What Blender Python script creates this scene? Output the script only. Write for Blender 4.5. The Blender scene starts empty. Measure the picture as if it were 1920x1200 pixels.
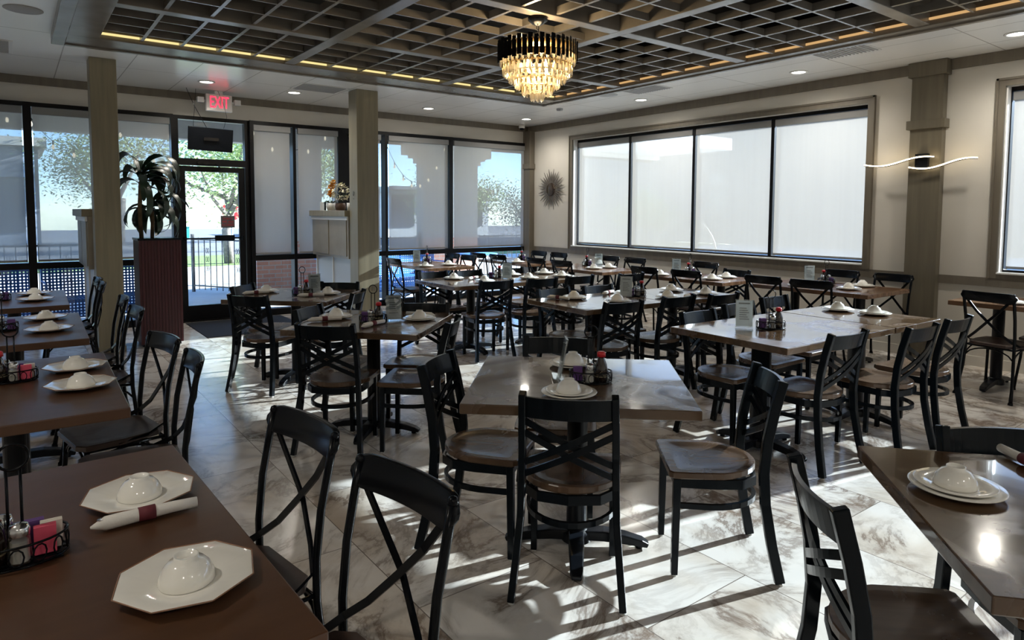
import bpy, bmesh, math, random
from mathutils import Vector, Matrix, Euler
PI = math.pi
random.seed(7)
SC = bpy.context.scene
COL = SC.collection

# ---------------------------------------------------------------- camera
cam_d = bpy.data.cameras.new('camera')
cam_d.sensor_fit = 'HORIZONTAL'; cam_d.sensor_width = 36.0
cam_d.lens = 1246.3 / 1920.0 * 36.0
cam_d.shift_y = -120.0 / 1920.0
cam_d.clip_start = 0.05; cam_d.clip_end = 500
cam = bpy.data.objects.new('camera', cam_d); COL.objects.link(cam)
YAW, PIT, ROL = 0.643, 0.066, 0.005
F = Vector((math.sin(YAW)*math.cos(PIT), math.cos(YAW)*math.cos(PIT), -math.sin(PIT)))
Rr = Vector((math.cos(YAW), -math.sin(YAW), 0)); U = Rr.cross(F)
R2 = Rr*math.cos(ROL) + U*math.sin(ROL); U2 = -Rr*math.sin(ROL) + U*math.cos(ROL)
cam.matrix_world = Matrix(((R2.x, U2.x, -F.x, 0), (R2.y, U2.y, -F.y, 0), (R2.z, U2.z, -F.z, 1.5), (0, 0, 0, 1)))
SC.camera = cam

# ---------------------------------------------------------------- sky, sun, exposure
SUN_EL = math.radians(21.8); SUN_AZ = math.radians(-10.5)      # azimuth from +X
W = bpy.data.worlds.new('world'); SC.world = W; W.use_nodes = True
wn = W.node_tree.nodes; wl = W.node_tree.links; wn.clear()
sky = wn.new('ShaderNodeTexSky'); sky.sky_type = 'NISHITA'; sky.sun_disc = False
sky.sun_elevation = SUN_EL; sky.sun_rotation = PI/2 - SUN_AZ
sky.air_density = 1.0; sky.dust_density = 0.0; sky.ozone_density = 5.0; sky.altitude = 2500
bg = wn.new('ShaderNodeBackground'); bg.inputs[1].default_value = 0.42
wo = wn.new('ShaderNodeOutputWorld'); wl.new(sky.outputs[0], bg.inputs[0]); wl.new(bg.outputs[0], wo.inputs[0])
sd = bpy.data.lights.new('sun', 'SUN'); sd.energy = 18.5; sd.angle = math.radians(0.6); sd.color = (0.90, 0.97, 1.0)
sun = bpy.data.objects.new('sun', sd); COL.objects.link(sun)
sv = Vector((math.cos(SUN_EL)*math.cos(SUN_AZ), math.cos(SUN_EL)*math.sin(SUN_AZ), math.sin(SUN_EL)))
sun.rotation_euler = sv.to_track_quat('Z', 'Y').to_euler(); sun.location = (30, -5, 12)
vs = SC.view_settings
SC.display_settings.display_device = 'sRGB'
vs.view_transform = 'Standard'; vs.look = 'None'; vs.gamma = 1.0; vs.exposure = 1.33; vs.use_curve_mapping = False
cy = SC.cycles
cy.max_bounces = 10; cy.diffuse_bounces = 5; cy.glossy_bounces = 4; cy.transmission_bounces = 6
cy.transparent_max_bounces = 16; cy.sample_clamp_indirect = 4.0; cy.caustics_reflective = False; cy.caustics_refractive = False
cy.use_denoising = True

# ---------------------------------------------------------------- materials
MATS = {}
def newmat(name):
    m = bpy.data.materials.new(name); m.use_nodes = True; m.node_tree.nodes.clear(); MATS[name] = m
    nt = m.node_tree; out = nt.nodes.new('ShaderNodeOutputMaterial')
    return m, nt, out
def N(nt, t, **k):
    n = nt.nodes.new(t)
    for a, v in k.items():
        if a.startswith('i_'):
            n.inputs[int(a[2:]) if a[2:].isdigit() else a[2:].replace('_', ' ')].default_value = v
        else: setattr(n, a, v)
    return n
def c4(c): return (c[0], c[1], c[2], 1.0)
def ramp(nt, stops):
    r = nt.nodes.new('ShaderNodeValToRGB'); e = r.color_ramp.elements
    while len(e) > 1: e.remove(e[-1])
    e[0].position = stops[0][0]; e[0].color = c4(stops[0][1])
    for p, c in stops[1:]:
        q = e.new(p); q.color = c4(c)
    return r
def pbr(name, col, rough=0.5, metal=0.0, noise=0.0, nscale=8.0, stretch=(1, 1, 1), coat=0.0, bump=0.0, spec=0.5, emis=None, es=0.0, rvar=0.0):
    m, nt, out = newmat(name); L = nt.links
    b = N(nt, 'ShaderNodeBsdfPrincipled'); b.inputs['Base Color'].default_value = c4(col)
    b.inputs['Roughness'].default_value = rough; b.inputs['Metallic'].default_value = metal
    b.inputs['Coat Weight'].default_value = coat; b.inputs['Coat Roughness'].default_value = 0.06
    b.inputs['Specular IOR Level'].default_value = spec
    if emis: b.inputs['Emission Color'].default_value = c4(emis); b.inputs['Emission Strength'].default_value = es
    tc = N(nt, 'ShaderNodeTexCoord'); mp = N(nt, 'ShaderNodeMapping'); mp.inputs['Scale'].default_value = stretch
    L.new(tc.outputs['Object'], mp.inputs[0])
    nz = N(nt, 'ShaderNodeTexNoise'); nz.inputs['Scale'].default_value = nscale; nz.inputs['Detail'].default_value = 6
    L.new(mp.outputs[0], nz.inputs['Vector'])
    if noise > 0:
        r = ramp(nt, [(0.3, [max(0, v*(1-noise)) for v in col]), (0.7, [min(1, v*(1+noise)) for v in col])])
        L.new(nz.outputs[0], r.inputs[0]); L.new(r.outputs[0], b.inputs['Base Color'])
    if rvar > 0:
        mr = N(nt, 'ShaderNodeMapRange'); mr.inputs[1].default_value = .35; mr.inputs[2].default_value = .65
        mr.inputs[3].default_value = rough; mr.inputs[4].default_value = rough + rvar
        L.new(nz.outputs[0], mr.inputs[0]); L.new(mr.outputs[0], b.inputs['Roughness'])
    if bump > 0:
        bp = N(nt, 'ShaderNodeBump'); bp.inputs['Strength'].default_value = bump; bp.inputs['Distance'].default_value = 0.01
        L.new(nz.outputs[0], bp.inputs['Height']); L.new(bp.outputs[0], b.inputs['Normal'])
    L.new(b.outputs[0], out.inputs[0]); return m

M = {}
M['wall'] = pbr('wall_paint', (0.60, 0.57, 0.51), 0.75, noise=0.03, nscale=3, bump=0.03)
M['trim'] = pbr('taupe_trim', (0.145, 0.125, 0.095), 0.5, noise=0.12, nscale=3, stretch=(6, 6, .5))
M['pilaster'] = pbr('taupe_pilaster', (0.125, 0.108, 0.076), 0.45, noise=0.14, nscale=3, stretch=(8, 8, .5))
M['column'] = pbr('olive_column', (0.22, 0.19, 0.125), 0.45, noise=0.14, nscale=3, stretch=(8, 8, .5))
M['black'] = pbr('black_frame', (0.004, 0.004, 0.005), 0.35, spec=0.2)
M['coffer'] = pbr('coffer_wood', (0.16, 0.145, 0.125), 0.27, noise=0.15, nscale=5, stretch=(1, 1, 1))
M['dark'] = pbr('plenum_dark', (0.012, 0.011, 0.010), 0.8, noise=0.5, nscale=3)
M['chair'] = pbr('navy_black_lacquer', (0.0035, 0.006, 0.009), 0.22, spec=0.16)
M['metal'] = pbr('black_powder_metal', (0.0035, 0.0045, 0.0065), 0.22, spec=0.15)
M['rubber'] = pbr('pale_glide', (0.55, 0.55, 0.52), 0.5)
M['iron'] = pbr('cast_iron_black', (0.0035, 0.005, 0.008), 0.34, spec=0.25)
M['china'] = pbr('white_china', (0.90, 0.88, 0.82), 0.12, coat=0.6)
M['china_rim'] = pbr('brown_china_rim', (0.30, 0.16, 0.10), 0.25)
M['napkin'] = pbr('white_napkin', (0.78, 0.75, 0.70), 0.9, bump=0.2, nscale=60)
M['burgundy'] = pbr('burgundy_band', (0.14, 0.02, 0.03), 0.7)
M['steel'] = pbr('steel', (0.62, 0.62, 0.62), 0.18, metal=1.0)
M['soy'] = pbr('soy_bottle', (0.015, 0.006, 0.004), 0.06, coat=0.8)
M['redcap'] = pbr('red_cap', (0.62, 0.02, 0.03), 0.35)
M['label'] = pbr('gold_label_print', (0.35, 0.30, 0.18), 0.5)
M['pink'] = pbr('pink_packet', (0.75, 0.09, 0.16), 0.5)
M['whitep'] = pbr('white_packet', (0.72, 0.66, 0.58), 0.6)
M['purple'] = pbr('purple_packet', (0.14, 0.06, 0.24), 0.45)
M['card'] = pbr('menu_card', (0.80, 0.82, 0.82), 0.4)
M['ink'] = pbr('card_ink', (0.22, 0.24, 0.25), 0.6)
M['salt'] = pbr('salt', (0.75, 0.74, 0.70), 0.4)
M['pepper'] = pbr('pepper', (0.05, 0.04, 0.035), 0.6)
M['red'] = pbr('oxblood_panel', (0.05, 0.006, 0.009), 0.5, noise=0.3, nscale=4, stretch=(12, 12, .4))
M['leaf'] = pbr('plant_leaf', (0.010, 0.030, 0.014), 0.4, noise=0.4, nscale=12)
M['stem'] = pbr('cane_stem', (0.16, 0.11, 0.06), 0.8, noise=.3, nscale=20)
M['gold'] = pbr('gold_crystal_rod', (0.80, 0.58, 0.28), 0.25, metal=0.6)
M['mat'] = pbr('door_mat_fibre', (0.012, 0.015, 0.022), 0.95, noise=.3, nscale=200, bump=.5)
M['white'] = pbr('white_plastic', (0.70, 0.70, 0.68), 0.4)
M['grille'] = pbr('grey_grille', (0.36, 0.36, 0.36), 0.6, noise=.1, nscale=200)
M['bronze'] = pbr('sunburst_bronze', (0.14, 0.12, 0.10), 0.45, metal=0.3)
M['mirror'] = pbr('mirror_brown', (0.12, 0.09, 0.07), 0.15, metal=0.8)
M['orange'] = pbr('orchid_yellow', (0.75, 0.35, 0.03), 0.6)
M['petal'] = pbr('white_petal', (0.75, 0.72, 0.55), 0.6)
M['pot'] = pbr('brown_pot', (0.10, 0.05, 0.03), 0.5)
M['sheer'] = pbr('partition_panel_grey', (0.42, 0.44, 0.46), 0.35)
M['taupe_box'] = pbr('taupe_laminate', (0.26, 0.23, 0.18), 0.4, noise=.08, nscale=6)
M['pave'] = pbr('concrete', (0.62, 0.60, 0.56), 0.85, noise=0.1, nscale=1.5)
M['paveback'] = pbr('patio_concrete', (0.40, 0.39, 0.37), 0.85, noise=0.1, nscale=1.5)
M['asphalt'] = pbr('asphalt', (0.13, 0.13, 0.135), 0.9, noise=0.15, nscale=6)
M['grass'] = pbr('grass', (0.12, 0.17, 0.04), 0.9, noise=0.5, nscale=15)
M['bark'] = pbr('bark', (0.16, 0.14, 0.12), 0.9, noise=.4, nscale=12, bump=.6)
M['foliage'] = pbr('oak_leaf', (0.34, 0.42, 0.18), 0.6, noise=.6, nscale=3)
M['stucco'] = pbr('stucco', (0.55, 0.52, 0.46), 0.9, noise=.05, nscale=10)
M['soffit'] = pbr('soffit_white', (0.70, 0.70, 0.68), 0.7)
M['bluewhite'] = pbr('pale_building', (0.20, 0.22, 0.25), 0.8)
M['shopglass'] = pbr('dark_shop_glass', (0.06, 0.07, 0.09), 0.15)
M['fence'] = pbr('fence_iron', (0.015, 0.016, 0.02), 0.5)
M['meshblue'] = pbr('patio_mesh_blue', (0.03, 0.16, 0.50), 0.45)
M['teal'] = pbr('teal_bin', (0.03, 0.30, 0.28), 0.5)
M['signred'] = pbr('sign_red', (0.60, 0.02, 0.03), 0.5)
M['signgrey'] = pbr('hanging_sign_back', (0.12, 0.12, 0.13), 0.5)
M['galv'] = pbr('galvanised', (0.45, 0.46, 0.47), 0.5)

def emat(name, col, s):
    m, nt, out = newmat(name); e = N(nt, 'ShaderNodeEmission'); e.inputs[0].default_value = c4(col); e.inputs[1].default_value = s
    nt.links.new(e.outputs[0], out.inputs[0]); return m
M['lamp'] = emat('lamp_white', (1.0, 0.95, 0.86), 5.0)
M['led'] = emat('led_strip_warm', (1.0, 0.80, 0.34), .42)
M['ledamber'] = emat('led_strip_amber', (1.0, 0.60, 0.25), .26)
M['wave'] = emat('wave_lamp_glow', (1.0, 0.80, 0.50), 5.0)
M['exit'] = emat('exit_red_glow', (1.0, 0.03, 0.07), 1.1)
M['bulb'] = emat('chandelier_bulb', (1.0, 0.74, 0.38), 12.0)
M['string'] = emat('string_bulb', (1.0, 0.88, 0.66), 1.2)

def glassmat(name, tint=(1, 1, 1), refl=0.08, rough=0.0):
    m, nt, out = newmat(name); L = nt.links
    t = N(nt, 'ShaderNodeBsdfTransparent'); t.inputs[0].default_value = c4(tint)
    g = N(nt, 'ShaderNodeBsdfGlossy'); g.inputs[1].default_value = rough; g.inputs[0].default_value = (1, 1, 1, 1)
    lw = N(nt, 'ShaderNodeLayerWeight'); lw.inputs[0].default_value = 0.25
    mr = N(nt, 'ShaderNodeMapRange'); mr.inputs[3].default_value = refl; mr.inputs[4].default_value = 0.6
    L.new(lw.outputs['Fresnel'], mr.inputs[0])
    x = N(nt, 'ShaderNodeMixShader'); L.new(mr.outputs[0], x.inputs[0]); L.new(t.outputs[0], x.inputs[1]); L.new(g.outputs[0], x.inputs[2])
    L.new(x.outputs[0], out.inputs[0]); return m
M['glass'] = glassmat('window_glass', (0.93, 0.96, 0.97), 0.03)
M['acrylic'] = glassmat('clear_acrylic', (0.93, 0.95, 0.95), 0.08)
M['shaker'] = glassmat('shaker_glass', (0.85, 0.86, 0.85), 0.15)

def crystal(name):
    m, nt, out = newmat(name); L = nt.links
    t = N(nt, 'ShaderNodeBsdfTransparent'); t.inputs[0].default_value = (1, .97, .90, 1)
    g = N(nt, 'ShaderNodeBsdfGlossy'); g.inputs[1].default_value = 0.08
    tr = N(nt, 'ShaderNodeBsdfTranslucent'); tr.inputs[0].default_value = (1, .95, .82, 1)
    a = N(nt, 'ShaderNodeMixShader'); a.inputs[0].default_value = .45; L.new(g.outputs[0], a.inputs[1]); L.new(tr.outputs[0], a.inputs[2])
    b = N(nt, 'ShaderNodeMixShader'); b.inputs[0].default_value = .72; L.new(t.outputs[0], b.inputs[1]); L.new(a.outputs[0], b.inputs[2])
    L.new(b.outputs[0], out.inputs[0]); return m
M['crystal'] = crystal('chandelier_crystal')

def blindmat(name, col, trans, openness, tcol):
    m, nt, out = newmat(name); L = nt.links
    tc = N(nt, 'ShaderNodeTexCoord'); nz = N(nt, 'ShaderNodeTexNoise'); nz.inputs['Scale'].default_value = 2.0
    mp = N(nt, 'ShaderNodeMapping'); mp.inputs['Scale'].default_value = (8, 8, .4); L.new(tc.outputs['Object'], mp.inputs[0]); L.new(mp.outputs[0], nz.inputs['Vector'])
    r = ramp(nt, [(0.3, [v*.96 for v in col]), (0.7, col)]); L.new(nz.outputs[0], r.inputs[0])
    d = N(nt, 'ShaderNodeBsdfDiffuse'); L.new(r.outputs[0], d.inputs[0])
    tl = N(nt, 'ShaderNodeBsdfTranslucent'); tl.inputs[0].default_value = c4(tcol)
    tp = N(nt, 'ShaderNodeBsdfTransparent')
    x = N(nt, 'ShaderNodeMixShader'); x.inputs[0].default_value = trans; L.new(d.outputs[0], x.inputs[1]); L.new(tl.outputs[0], x.inputs[2])
    y = N(nt, 'ShaderNodeMixShader'); y.inputs[0].default_value = openness; L.new(x.outputs[0], y.inputs[1]); L.new(tp.outputs[0], y.inputs[2])
    L.new(y.outputs[0], out.inputs[0]); return m
M['card'] = blindmat('menu_card_paper', (0.82, 0.84, 0.84), 0.45, 0.0, (0.80, 0.82, 0.82))
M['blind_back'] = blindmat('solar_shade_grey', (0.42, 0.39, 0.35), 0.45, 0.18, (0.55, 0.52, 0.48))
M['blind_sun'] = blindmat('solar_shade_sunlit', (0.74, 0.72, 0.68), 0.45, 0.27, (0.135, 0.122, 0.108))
M['blind_head'] = pbr('shade_cassette', (0.22, 0.22, 0.22), 0.5)

def floormat():
    m, nt, out = newmat('marble_tile_floor'); L = nt.links
    tc = N(nt, 'ShaderNodeTexCoord')
    br = N(nt, 'ShaderNodeTexBrick'); br.offset = 0.5; br.squash = 1.0
    br.inputs['Scale'].default_value = 1.0; br.inputs['Mortar Size'].default_value = 0.0022; br.inputs['Mortar Smooth'].default_value = 0.0
    br.inputs['Brick Width'].default_value = 1.2; br.inputs['Row Height'].default_value = 0.6; br.inputs['Bias'].default_value = 0.0
    br.inputs['Color1'].default_value = (0, 0, 0, 1); br.inputs['Color2'].default_value = (1, 1, 1, 1)
    rot = N(nt, 'ShaderNodeMapping'); rot.inputs['Rotation'].default_value = (0, 0, PI/2); rot.inputs['Location'].default_value = (0.35, 0.02, 0)
    L.new(tc.outputs['Object'], rot.inputs[0]); L.new(rot.outputs[0], br.inputs['Vector'])
    # per-tile shift of the pattern
    sc = N(nt, 'ShaderNodeVectorMath', operation='SCALE'); sc.inputs[3].default_value = 7.0; L.new(br.outputs['Color'], sc.inputs[0])
    ad = N(nt, 'ShaderNodeVectorMath', operation='ADD'); L.new(tc.outputs['Object'], ad.inputs[0]); L.new(sc.outputs[0], ad.inputs[1])
    n1 = N(nt, 'ShaderNodeTexNoise'); n1.inputs['Scale'].default_value = 1.5; n1.inputs['Detail'].default_value = 8; n1.inputs['Distortion'].default_value = 1.2
    L.new(ad.outputs[0], n1.inputs['Vector'])
    base = ramp(nt, [(0.28, (0.52, 0.44, 0.36)), (0.42, (0.66, 0.60, 0.53)), (0.58, (0.78, 0.75, 0.71))])
    L.new(n1.outputs[0], base.inputs[0])
    # veins: thin ridges of distorted noise
    n2 = N(nt, 'ShaderNodeTexNoise'); n2.inputs['Scale'].default_value = 1.7; n2.inputs['Detail'].default_value = 12; n2.inputs['Roughness'].default_value = .66; n2.inputs['Distortion'].default_value = .9
    L.new(ad.outputs[0], n2.inputs['Vector'])
    s = N(nt, 'ShaderNodeMath', operation='SUBTRACT'); s.inputs[1].default_value = 0.5; L.new(n2.outputs[0], s.inputs[0])
    ab = N(nt, 'ShaderNodeMath', operation='ABSOLUTE'); L.new(s.outputs[0], ab.inputs[0])
    v = ramp(nt, [(0.0, (1, 1, 1)), (0.012, (.75, .75, .75)), (0.030, (.28, .28, .28)), (0.075, (0, 0, 0))]); L.new(ab.outputs[0], v.inputs[0])
    n3 = N(nt, 'ShaderNodeTexNoise'); n3.inputs['Scale'].default_value = 1.1; n3.inputs['Detail'].default_value = 3
    L.new(ad.outputs[0], n3.inputs['Vector'])
    msk = ramp(nt, [(0.38, (0.25, 0.25, 0.25)), (0.55, (1, 1, 1))]); L.new(n3.outputs[0], msk.inputs[0])
    mm = N(nt, 'ShaderNodeMath', operation='MULTIPLY'); L.new(v.outputs[0], mm.inputs[0]); L.new(msk.outputs[0], mm.inputs[1])
    m8 = N(nt, 'ShaderNodeMath', operation='MULTIPLY'); m8.inputs[1].default_value = 0.85; L.new(mm.outputs[0], m8.inputs[0])
    x = N(nt, 'ShaderNodeMix', data_type='RGBA'); L.new(m8.outputs[0], x.inputs[0]); L.new(base.outputs[0], x.inputs[6]); x.inputs[7].default_value = (0.17, 0.12, 0.09, 1)
    # clotted brown patches
    n4 = N(nt, 'ShaderNodeTexNoise'); n4.inputs['Scale'].default_value = 5.5; n4.inputs['Detail'].default_value = 9; n4.inputs['Distortion'].default_value = .8; n4.inputs['Roughness'].default_value = .7
    L.new(ad.outputs[0], n4.inputs['Vector'])
    p4 = ramp(nt, [(0.47, (0, 0, 0)), (0.62, (1, 1, 1))]); L.new(n4.outputs[0], p4.inputs[0])
    msk2 = ramp(nt, [(0.54, (0, 0, 0)), (0.66, (1, 1, 1))]); L.new(n3.outputs[0], msk2.inputs[0])
    mm2 = N(nt, 'ShaderNodeMath', operation='MULTIPLY'); L.new(p4.outputs[0], mm2.inputs[0]); L.new(msk2.outputs[0], mm2.inputs[1])
    m9 = N(nt, 'ShaderNodeMath', operation='MULTIPLY'); m9.inputs[1].default_value = 0.8; L.new(mm2.outputs[0], m9.inputs[0])
    x2 = N(nt, 'ShaderNodeMix', data_type='RGBA'); L.new(m9.outputs[0], x2.inputs[0]); L.new(x.outputs[2], x2.inputs[6]); x2.inputs[7].default_value = (0.21, 0.15, 0.11, 1)
    # grout
    g = N(nt, 'ShaderNodeMix', data_type='RGBA'); L.new(br.outputs['Fac'], g.inputs[0]); L.new(x2.outputs[2], g.inputs[6]); g.inputs[7].default_value = (0.20, 0.17, 0.15, 1)
    b = N(nt, 'ShaderNodeBsdfPrincipled'); L.new(g.outputs[2], b.inputs['Base Color']); b.inputs['Roughness'].default_value = 0.20
    b.inputs['Specular IOR Level'].default_value = 0.55
    L.new(b.outputs[0], out.inputs[0]); return m
M['floor'] = floormat()

def ceilmat():
    m, nt, out = newmat('ceiling_tiles'); L = nt.links
    tc = N(nt, 'ShaderNodeTexCoord')
    br = N(nt, 'ShaderNodeTexBrick'); br.offset = 0.0
    br.inputs['Scale'].default_value = 1.0; br.inputs['Mortar Size'].default_value = 0.006; br.inputs['Mortar Smooth'].default_value = 0.3
    br.inputs['Brick Width'].default_value = 0.61; br.inputs['Row Height'].default_value = 1.22
    mp = N(nt, 'ShaderNodeMapping'); mp.inputs['Location'].default_value = (0.17, 0.11, 0); L.new(tc.outputs['Object'], mp.inputs[0]); L.new(mp.outputs[0], br.inputs['Vector'])
    br.inputs['Color1'].default_value = (0.84, 0.84, 0.82, 1); br.inputs['Color2'].default_value = (0.87, 0.87, 0.85, 1); br.inputs['Mortar'].default_value = (0.42, 0.41, 0.39, 1)
    b = N(nt, 'ShaderNodeBsdfPrincipled'); L.new(br.outputs['Color'], b.inputs['Base Color']); b.inputs['Roughness'].default_value = 0.24
    L.new(b.outputs[0], out.inputs[0]); return m
M['ceil'] = ceilmat()

def woodtop(name, c0, c1, rough, rvar, coat, axis=(1, 8, 1), nsc=3.0, cior=1.5):
    m, nt, out = newmat(name); L = nt.links
    tc = N(nt, 'ShaderNodeTexCoord'); mp = N(nt, 'ShaderNodeMapping'); mp.inputs['Scale'].default_value = axis; L.new(tc.outputs['Object'], mp.inputs[0])
    nz = N(nt, 'ShaderNodeTexNoise'); nz.inputs['Scale'].default_value = nsc; nz.inputs['Detail'].default_value = 8; nz.inputs['Distortion'].default_value = .6; L.new(mp.outputs[0], nz.inputs['Vector'])
    r = ramp(nt, [(0.32, c0), (0.68, c1)]); L.new(nz.outputs[0], r.inputs[0])
    b = N(nt, 'ShaderNodeBsdfPrincipled'); L.new(r.outputs[0], b.inputs['Base Color'])
    n2 = N(nt, 'ShaderNodeTexNoise'); n2.inputs['Scale'].default_value = 3.2; n2.inputs['Detail'].default_value = 7; n2.inputs['Distortion'].default_value = 1.0; L.new(tc.outputs['Object'], n2.inputs['Vector'])
    mr = N(nt, 'ShaderNodeMapRange'); mr.inputs[1].default_value = .48; mr.inputs[2].default_value = .60; mr.inputs[3].default_value = rough; mr.inputs[4].default_value = rough + rvar
    L.new(n2.outputs[0], mr.inputs[0]); L.new(mr.outputs[0], b.inputs['Roughness'])
    b.inputs['Coat Weight'].default_value = coat; b.inputs['Coat Roughness'].default_value = 0.05; b.inputs['Coat IOR'].default_value = cior
    if coat > .5:
        m2 = N(nt, 'ShaderNodeMapRange'); m2.inputs[1].default_value = .50; m2.inputs[2].default_value = .62; m2.inputs[3].default_value = .03; m2.inputs[4].default_value = .30
        L.new(n2.outputs[0], m2.inputs[0]); L.new(m2.outputs[0], b.inputs['Coat Roughness'])
    L.new(b.outputs[0], out.inputs[0]); return m
M['top_left'] = woodtop('brown_laminate_top', (0.074, 0.033, 0.016), (0.090, 0.042, 0.021), 0.33, 0.05, 0.0)
M['top_mid'] = woodtop('resin_walnut_top', (0.065, 0.036, 0.018), (0.115, 0.066, 0.034), 0.12, 0.25, .52, cior=1.55)
M['top_wall'] = woodtop('walnut_plank_top', (0.10, 0.050, 0.026), (0.20, 0.11, 0.06), 0.16, 0.12, 0.1, axis=(8, 1, 1))
M['seat'] = woodtop('walnut_seat', (0.080, 0.046, 0.027), (0.115, 0.070, 0.043), 0.26, 0.02, 0.0, axis=(10, 1, 1))
M['seatdark'] = woodtop('dark_seat', (0.040, 0.022, 0.016), (0.055, 0.032, 0.024), 0.42, 0.1, 0.0, axis=(8, 1, 1))

def brickmat():
    m, nt, out = newmat('red_brick'); L = nt.links
    tc = N(nt, 'ShaderNodeTexCoord'); mp = N(nt, 'ShaderNodeMapping'); mp.inputs['Rotation'].default_value = (PI/2, 0, 0); L.new(tc.outputs['Object'], mp.inputs[0])
    br = N(nt, 'ShaderNodeTexBrick'); br.inputs['Scale'].default_value = 1.0; br.inputs['Mortar Size'].default_value = 0.008
    br.inputs['Brick Width'].default_value = 0.22; br.inputs['Row Height'].default_value = 0.075
    br.inputs['Color1'].default_value = (0.60, 0.27, 0.19, 1); br.inputs['Color2'].default_value = (0.70, 0.35, 0.25, 1); br.inputs['Mortar'].default_value = (0.55, 0.48, 0.42, 1)
    L.new(mp.outputs[0], br.inputs['Vector'])
    b = N(nt, 'ShaderNodeBsdfPrincipled'); L.new(br.outputs['Color'], b.inputs['Base Color']); b.inputs['Roughness'].default_value = 0.9
    L.new(b.outputs[0], out.inputs[0]); return m
M['brick'] = brickmat()

# ---------------------------------------------------------------- mesh helpers
def bm_new(): return bmesh.new()
def add_box(bm, x0, x1, y0, y1, z0, z1, mi=0, mat=None):
    vs_ = [bm.verts.new((x, y, z)) for z in (z0, z1) for y in (y0, y1) for x in (x0, x1)]
    if mat is not None:
        for v in vs_: v.co = mat @ v.co
    for f in ((0, 2, 3, 1), (4, 5, 7, 6), (0, 1, 5, 4), (2, 6, 7, 3), (0, 4, 6, 2), (1, 3, 7, 5)):
        fc = bm.faces.new([vs_[i] for i in f]); fc.material_index = mi
def add_tube(bm, pts, r, n=8, closed=False, sx=None, cap=True, up=None):
    """swept profile; r = radius or list; sx = (halfwidth, halfthick) for a rectangular bar"""
    pts = [Vector(p) for p in pts]; k = len(pts); rings = []
    prev = None
    for i, p in enumerate(pts):
        if closed: t = (pts[(i+1) % k] - pts[i-1]).normalized()
        else: t = (pts[min(i+1, k-1)] - pts[max(i-1, 0)]).normalized()
        if prev is None:
            u = Vector(up) if up is not None else (Vector((0, 0, 1)) if abs(t.z) < .9 else Vector((1, 0, 0)))
        else: u = prev
        u = (u - t*u.dot(t)).normalized(); prev = u; w = t.cross(u)
        if sx:
            a, b = sx if not isinstance(sx, list) else sx[i]
            co = [p + w*a*s + u*b*q for s, q in ((1, 1), (-1, 1), (-1, -1), (1, -1))]
        else:
            rr = r[i] if isinstance(r, (list, tuple)) else r
            co = [p + (u*math.cos(2*PI*j/n) + w*math.sin(2*PI*j/n))*rr for j in range(n)]
        rings.append([bm.verts.new(c) for c in co])
    m_ = len(rings[0])
    for i in range(k if closed else k-1):
        a, b = rings[i], rings[(i+1) % k]
        for j in range(m_):
            f = bm.faces.new((a[j], a[(j+1) % m_], b[(j+1) % m_], b[j])); f.smooth = sx is None
    if cap and not closed:
        bm.faces.new(rings[0][::-1]); bm.faces.new(rings[-1])
def add_lathe(bm, prof, n=32, cx=0, cy=0, z0=0, smooth=True, angs=None, rot=0, sy=1.0):
    rings = []
    for r, z in prof:
        if r < 1e-6: rings.append([bm.verts.new((cx, cy, z0+z))])
        else: rings.append([bm.verts.new((cx + r*math.cos(2*PI*j/n+rot), cy + sy*r*math.sin(2*PI*j/n+rot), z0+z)) for j in range(n)])
    for a, b in zip(rings, rings[1:]):
        for j in range(n):
            k = (j+1) % n
            if len(a) == 1 and len(b) == 1: continue
            if len(a) == 1: f = bm.faces.new((a[0], b[k], b[j]))
            elif len(b) == 1: f = bm.faces.new((a[j], a[k], b[0]))
            else: f = bm.faces.new((a[j], a[k], b[k], b[j]))
            f.smooth = smooth
def add_prism(bm, poly, z0, z1, top=None):
    a = [bm.verts.new((x, y, z0)) for x, y in poly]; tp = top or poly
    b = [bm.verts.new((x, y, z1)) for x, y in tp]
    bm.faces.new(a[::-1]); bm.faces.new(b)
    for i in range(len(a)): bm.faces.new((a[i], a[(i+1) % len(a)], b[(i+1) % len(a)], b[i]))
def obj(name, bm, mats, parent=None, bevel=0, seg=2, loc=None, rotz=0, kind=None):
    bmesh.ops.recalc_face_normals(bm, faces=bm.faces)
    me = bpy.data.meshes.new(name); bm.to_mesh(me); bm.free()
    for m in (mats if isinstance(mats, (list, tuple)) else [mats]): me.materials.append(M[m] if isinstance(m, str) else m)
    o = bpy.data.objects.new(name, me); COL.objects.link(o)
    if parent is not None: o.parent = parent
    if loc is not None: o.location = loc
    if rotz: o.rotation_euler = (0, 0, rotz)
    if bevel:
        b = o.modifiers.new('bevel', 'BEVEL'); b.width = bevel; b.segments = seg; b.limit_method = 'ANGLE'; b.angle_limit = math.radians(50)
    if kind: o['kind'] = kind
    return o
def thing(name, label, cat, loc=(0, 0, 0), rotz=0, group=None):
    o = bpy.data.objects.new(name, None); COL.objects.link(o); o.empty_display_size = .05
    o.location = loc; o.rotation_euler = (0, 0, rotz); o['label'] = label; o['category'] = cat
    if group: o['group'] = group
    return o
def tag(o, label, cat, group=None, kind=None):
    o['label'] = label; o['category'] = cat
    if group: o['group'] = group
    if kind: o['kind'] = kind
    return o
def dup(root, loc, rotz, label=None, group=None, tilt=None):
    r = root.copy(); COL.objects.link(r); r.location = loc; r.rotation_euler = (tilt or 0, 0, rotz)
    if label: r['label'] = label
    if group: r['group'] = group
    for ch in list(root.children):
        c = ch.copy(); COL.objects.link(c); c.parent = r
        for g in ch.children:
            d = g.copy(); COL.objects.link(d); d.parent = c
    return r
def struct(name, bm, m, parent=None, bevel=0):
    return obj(name, bm, m, parent, bevel=bevel, kind='structure' if parent is None else None)
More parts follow.
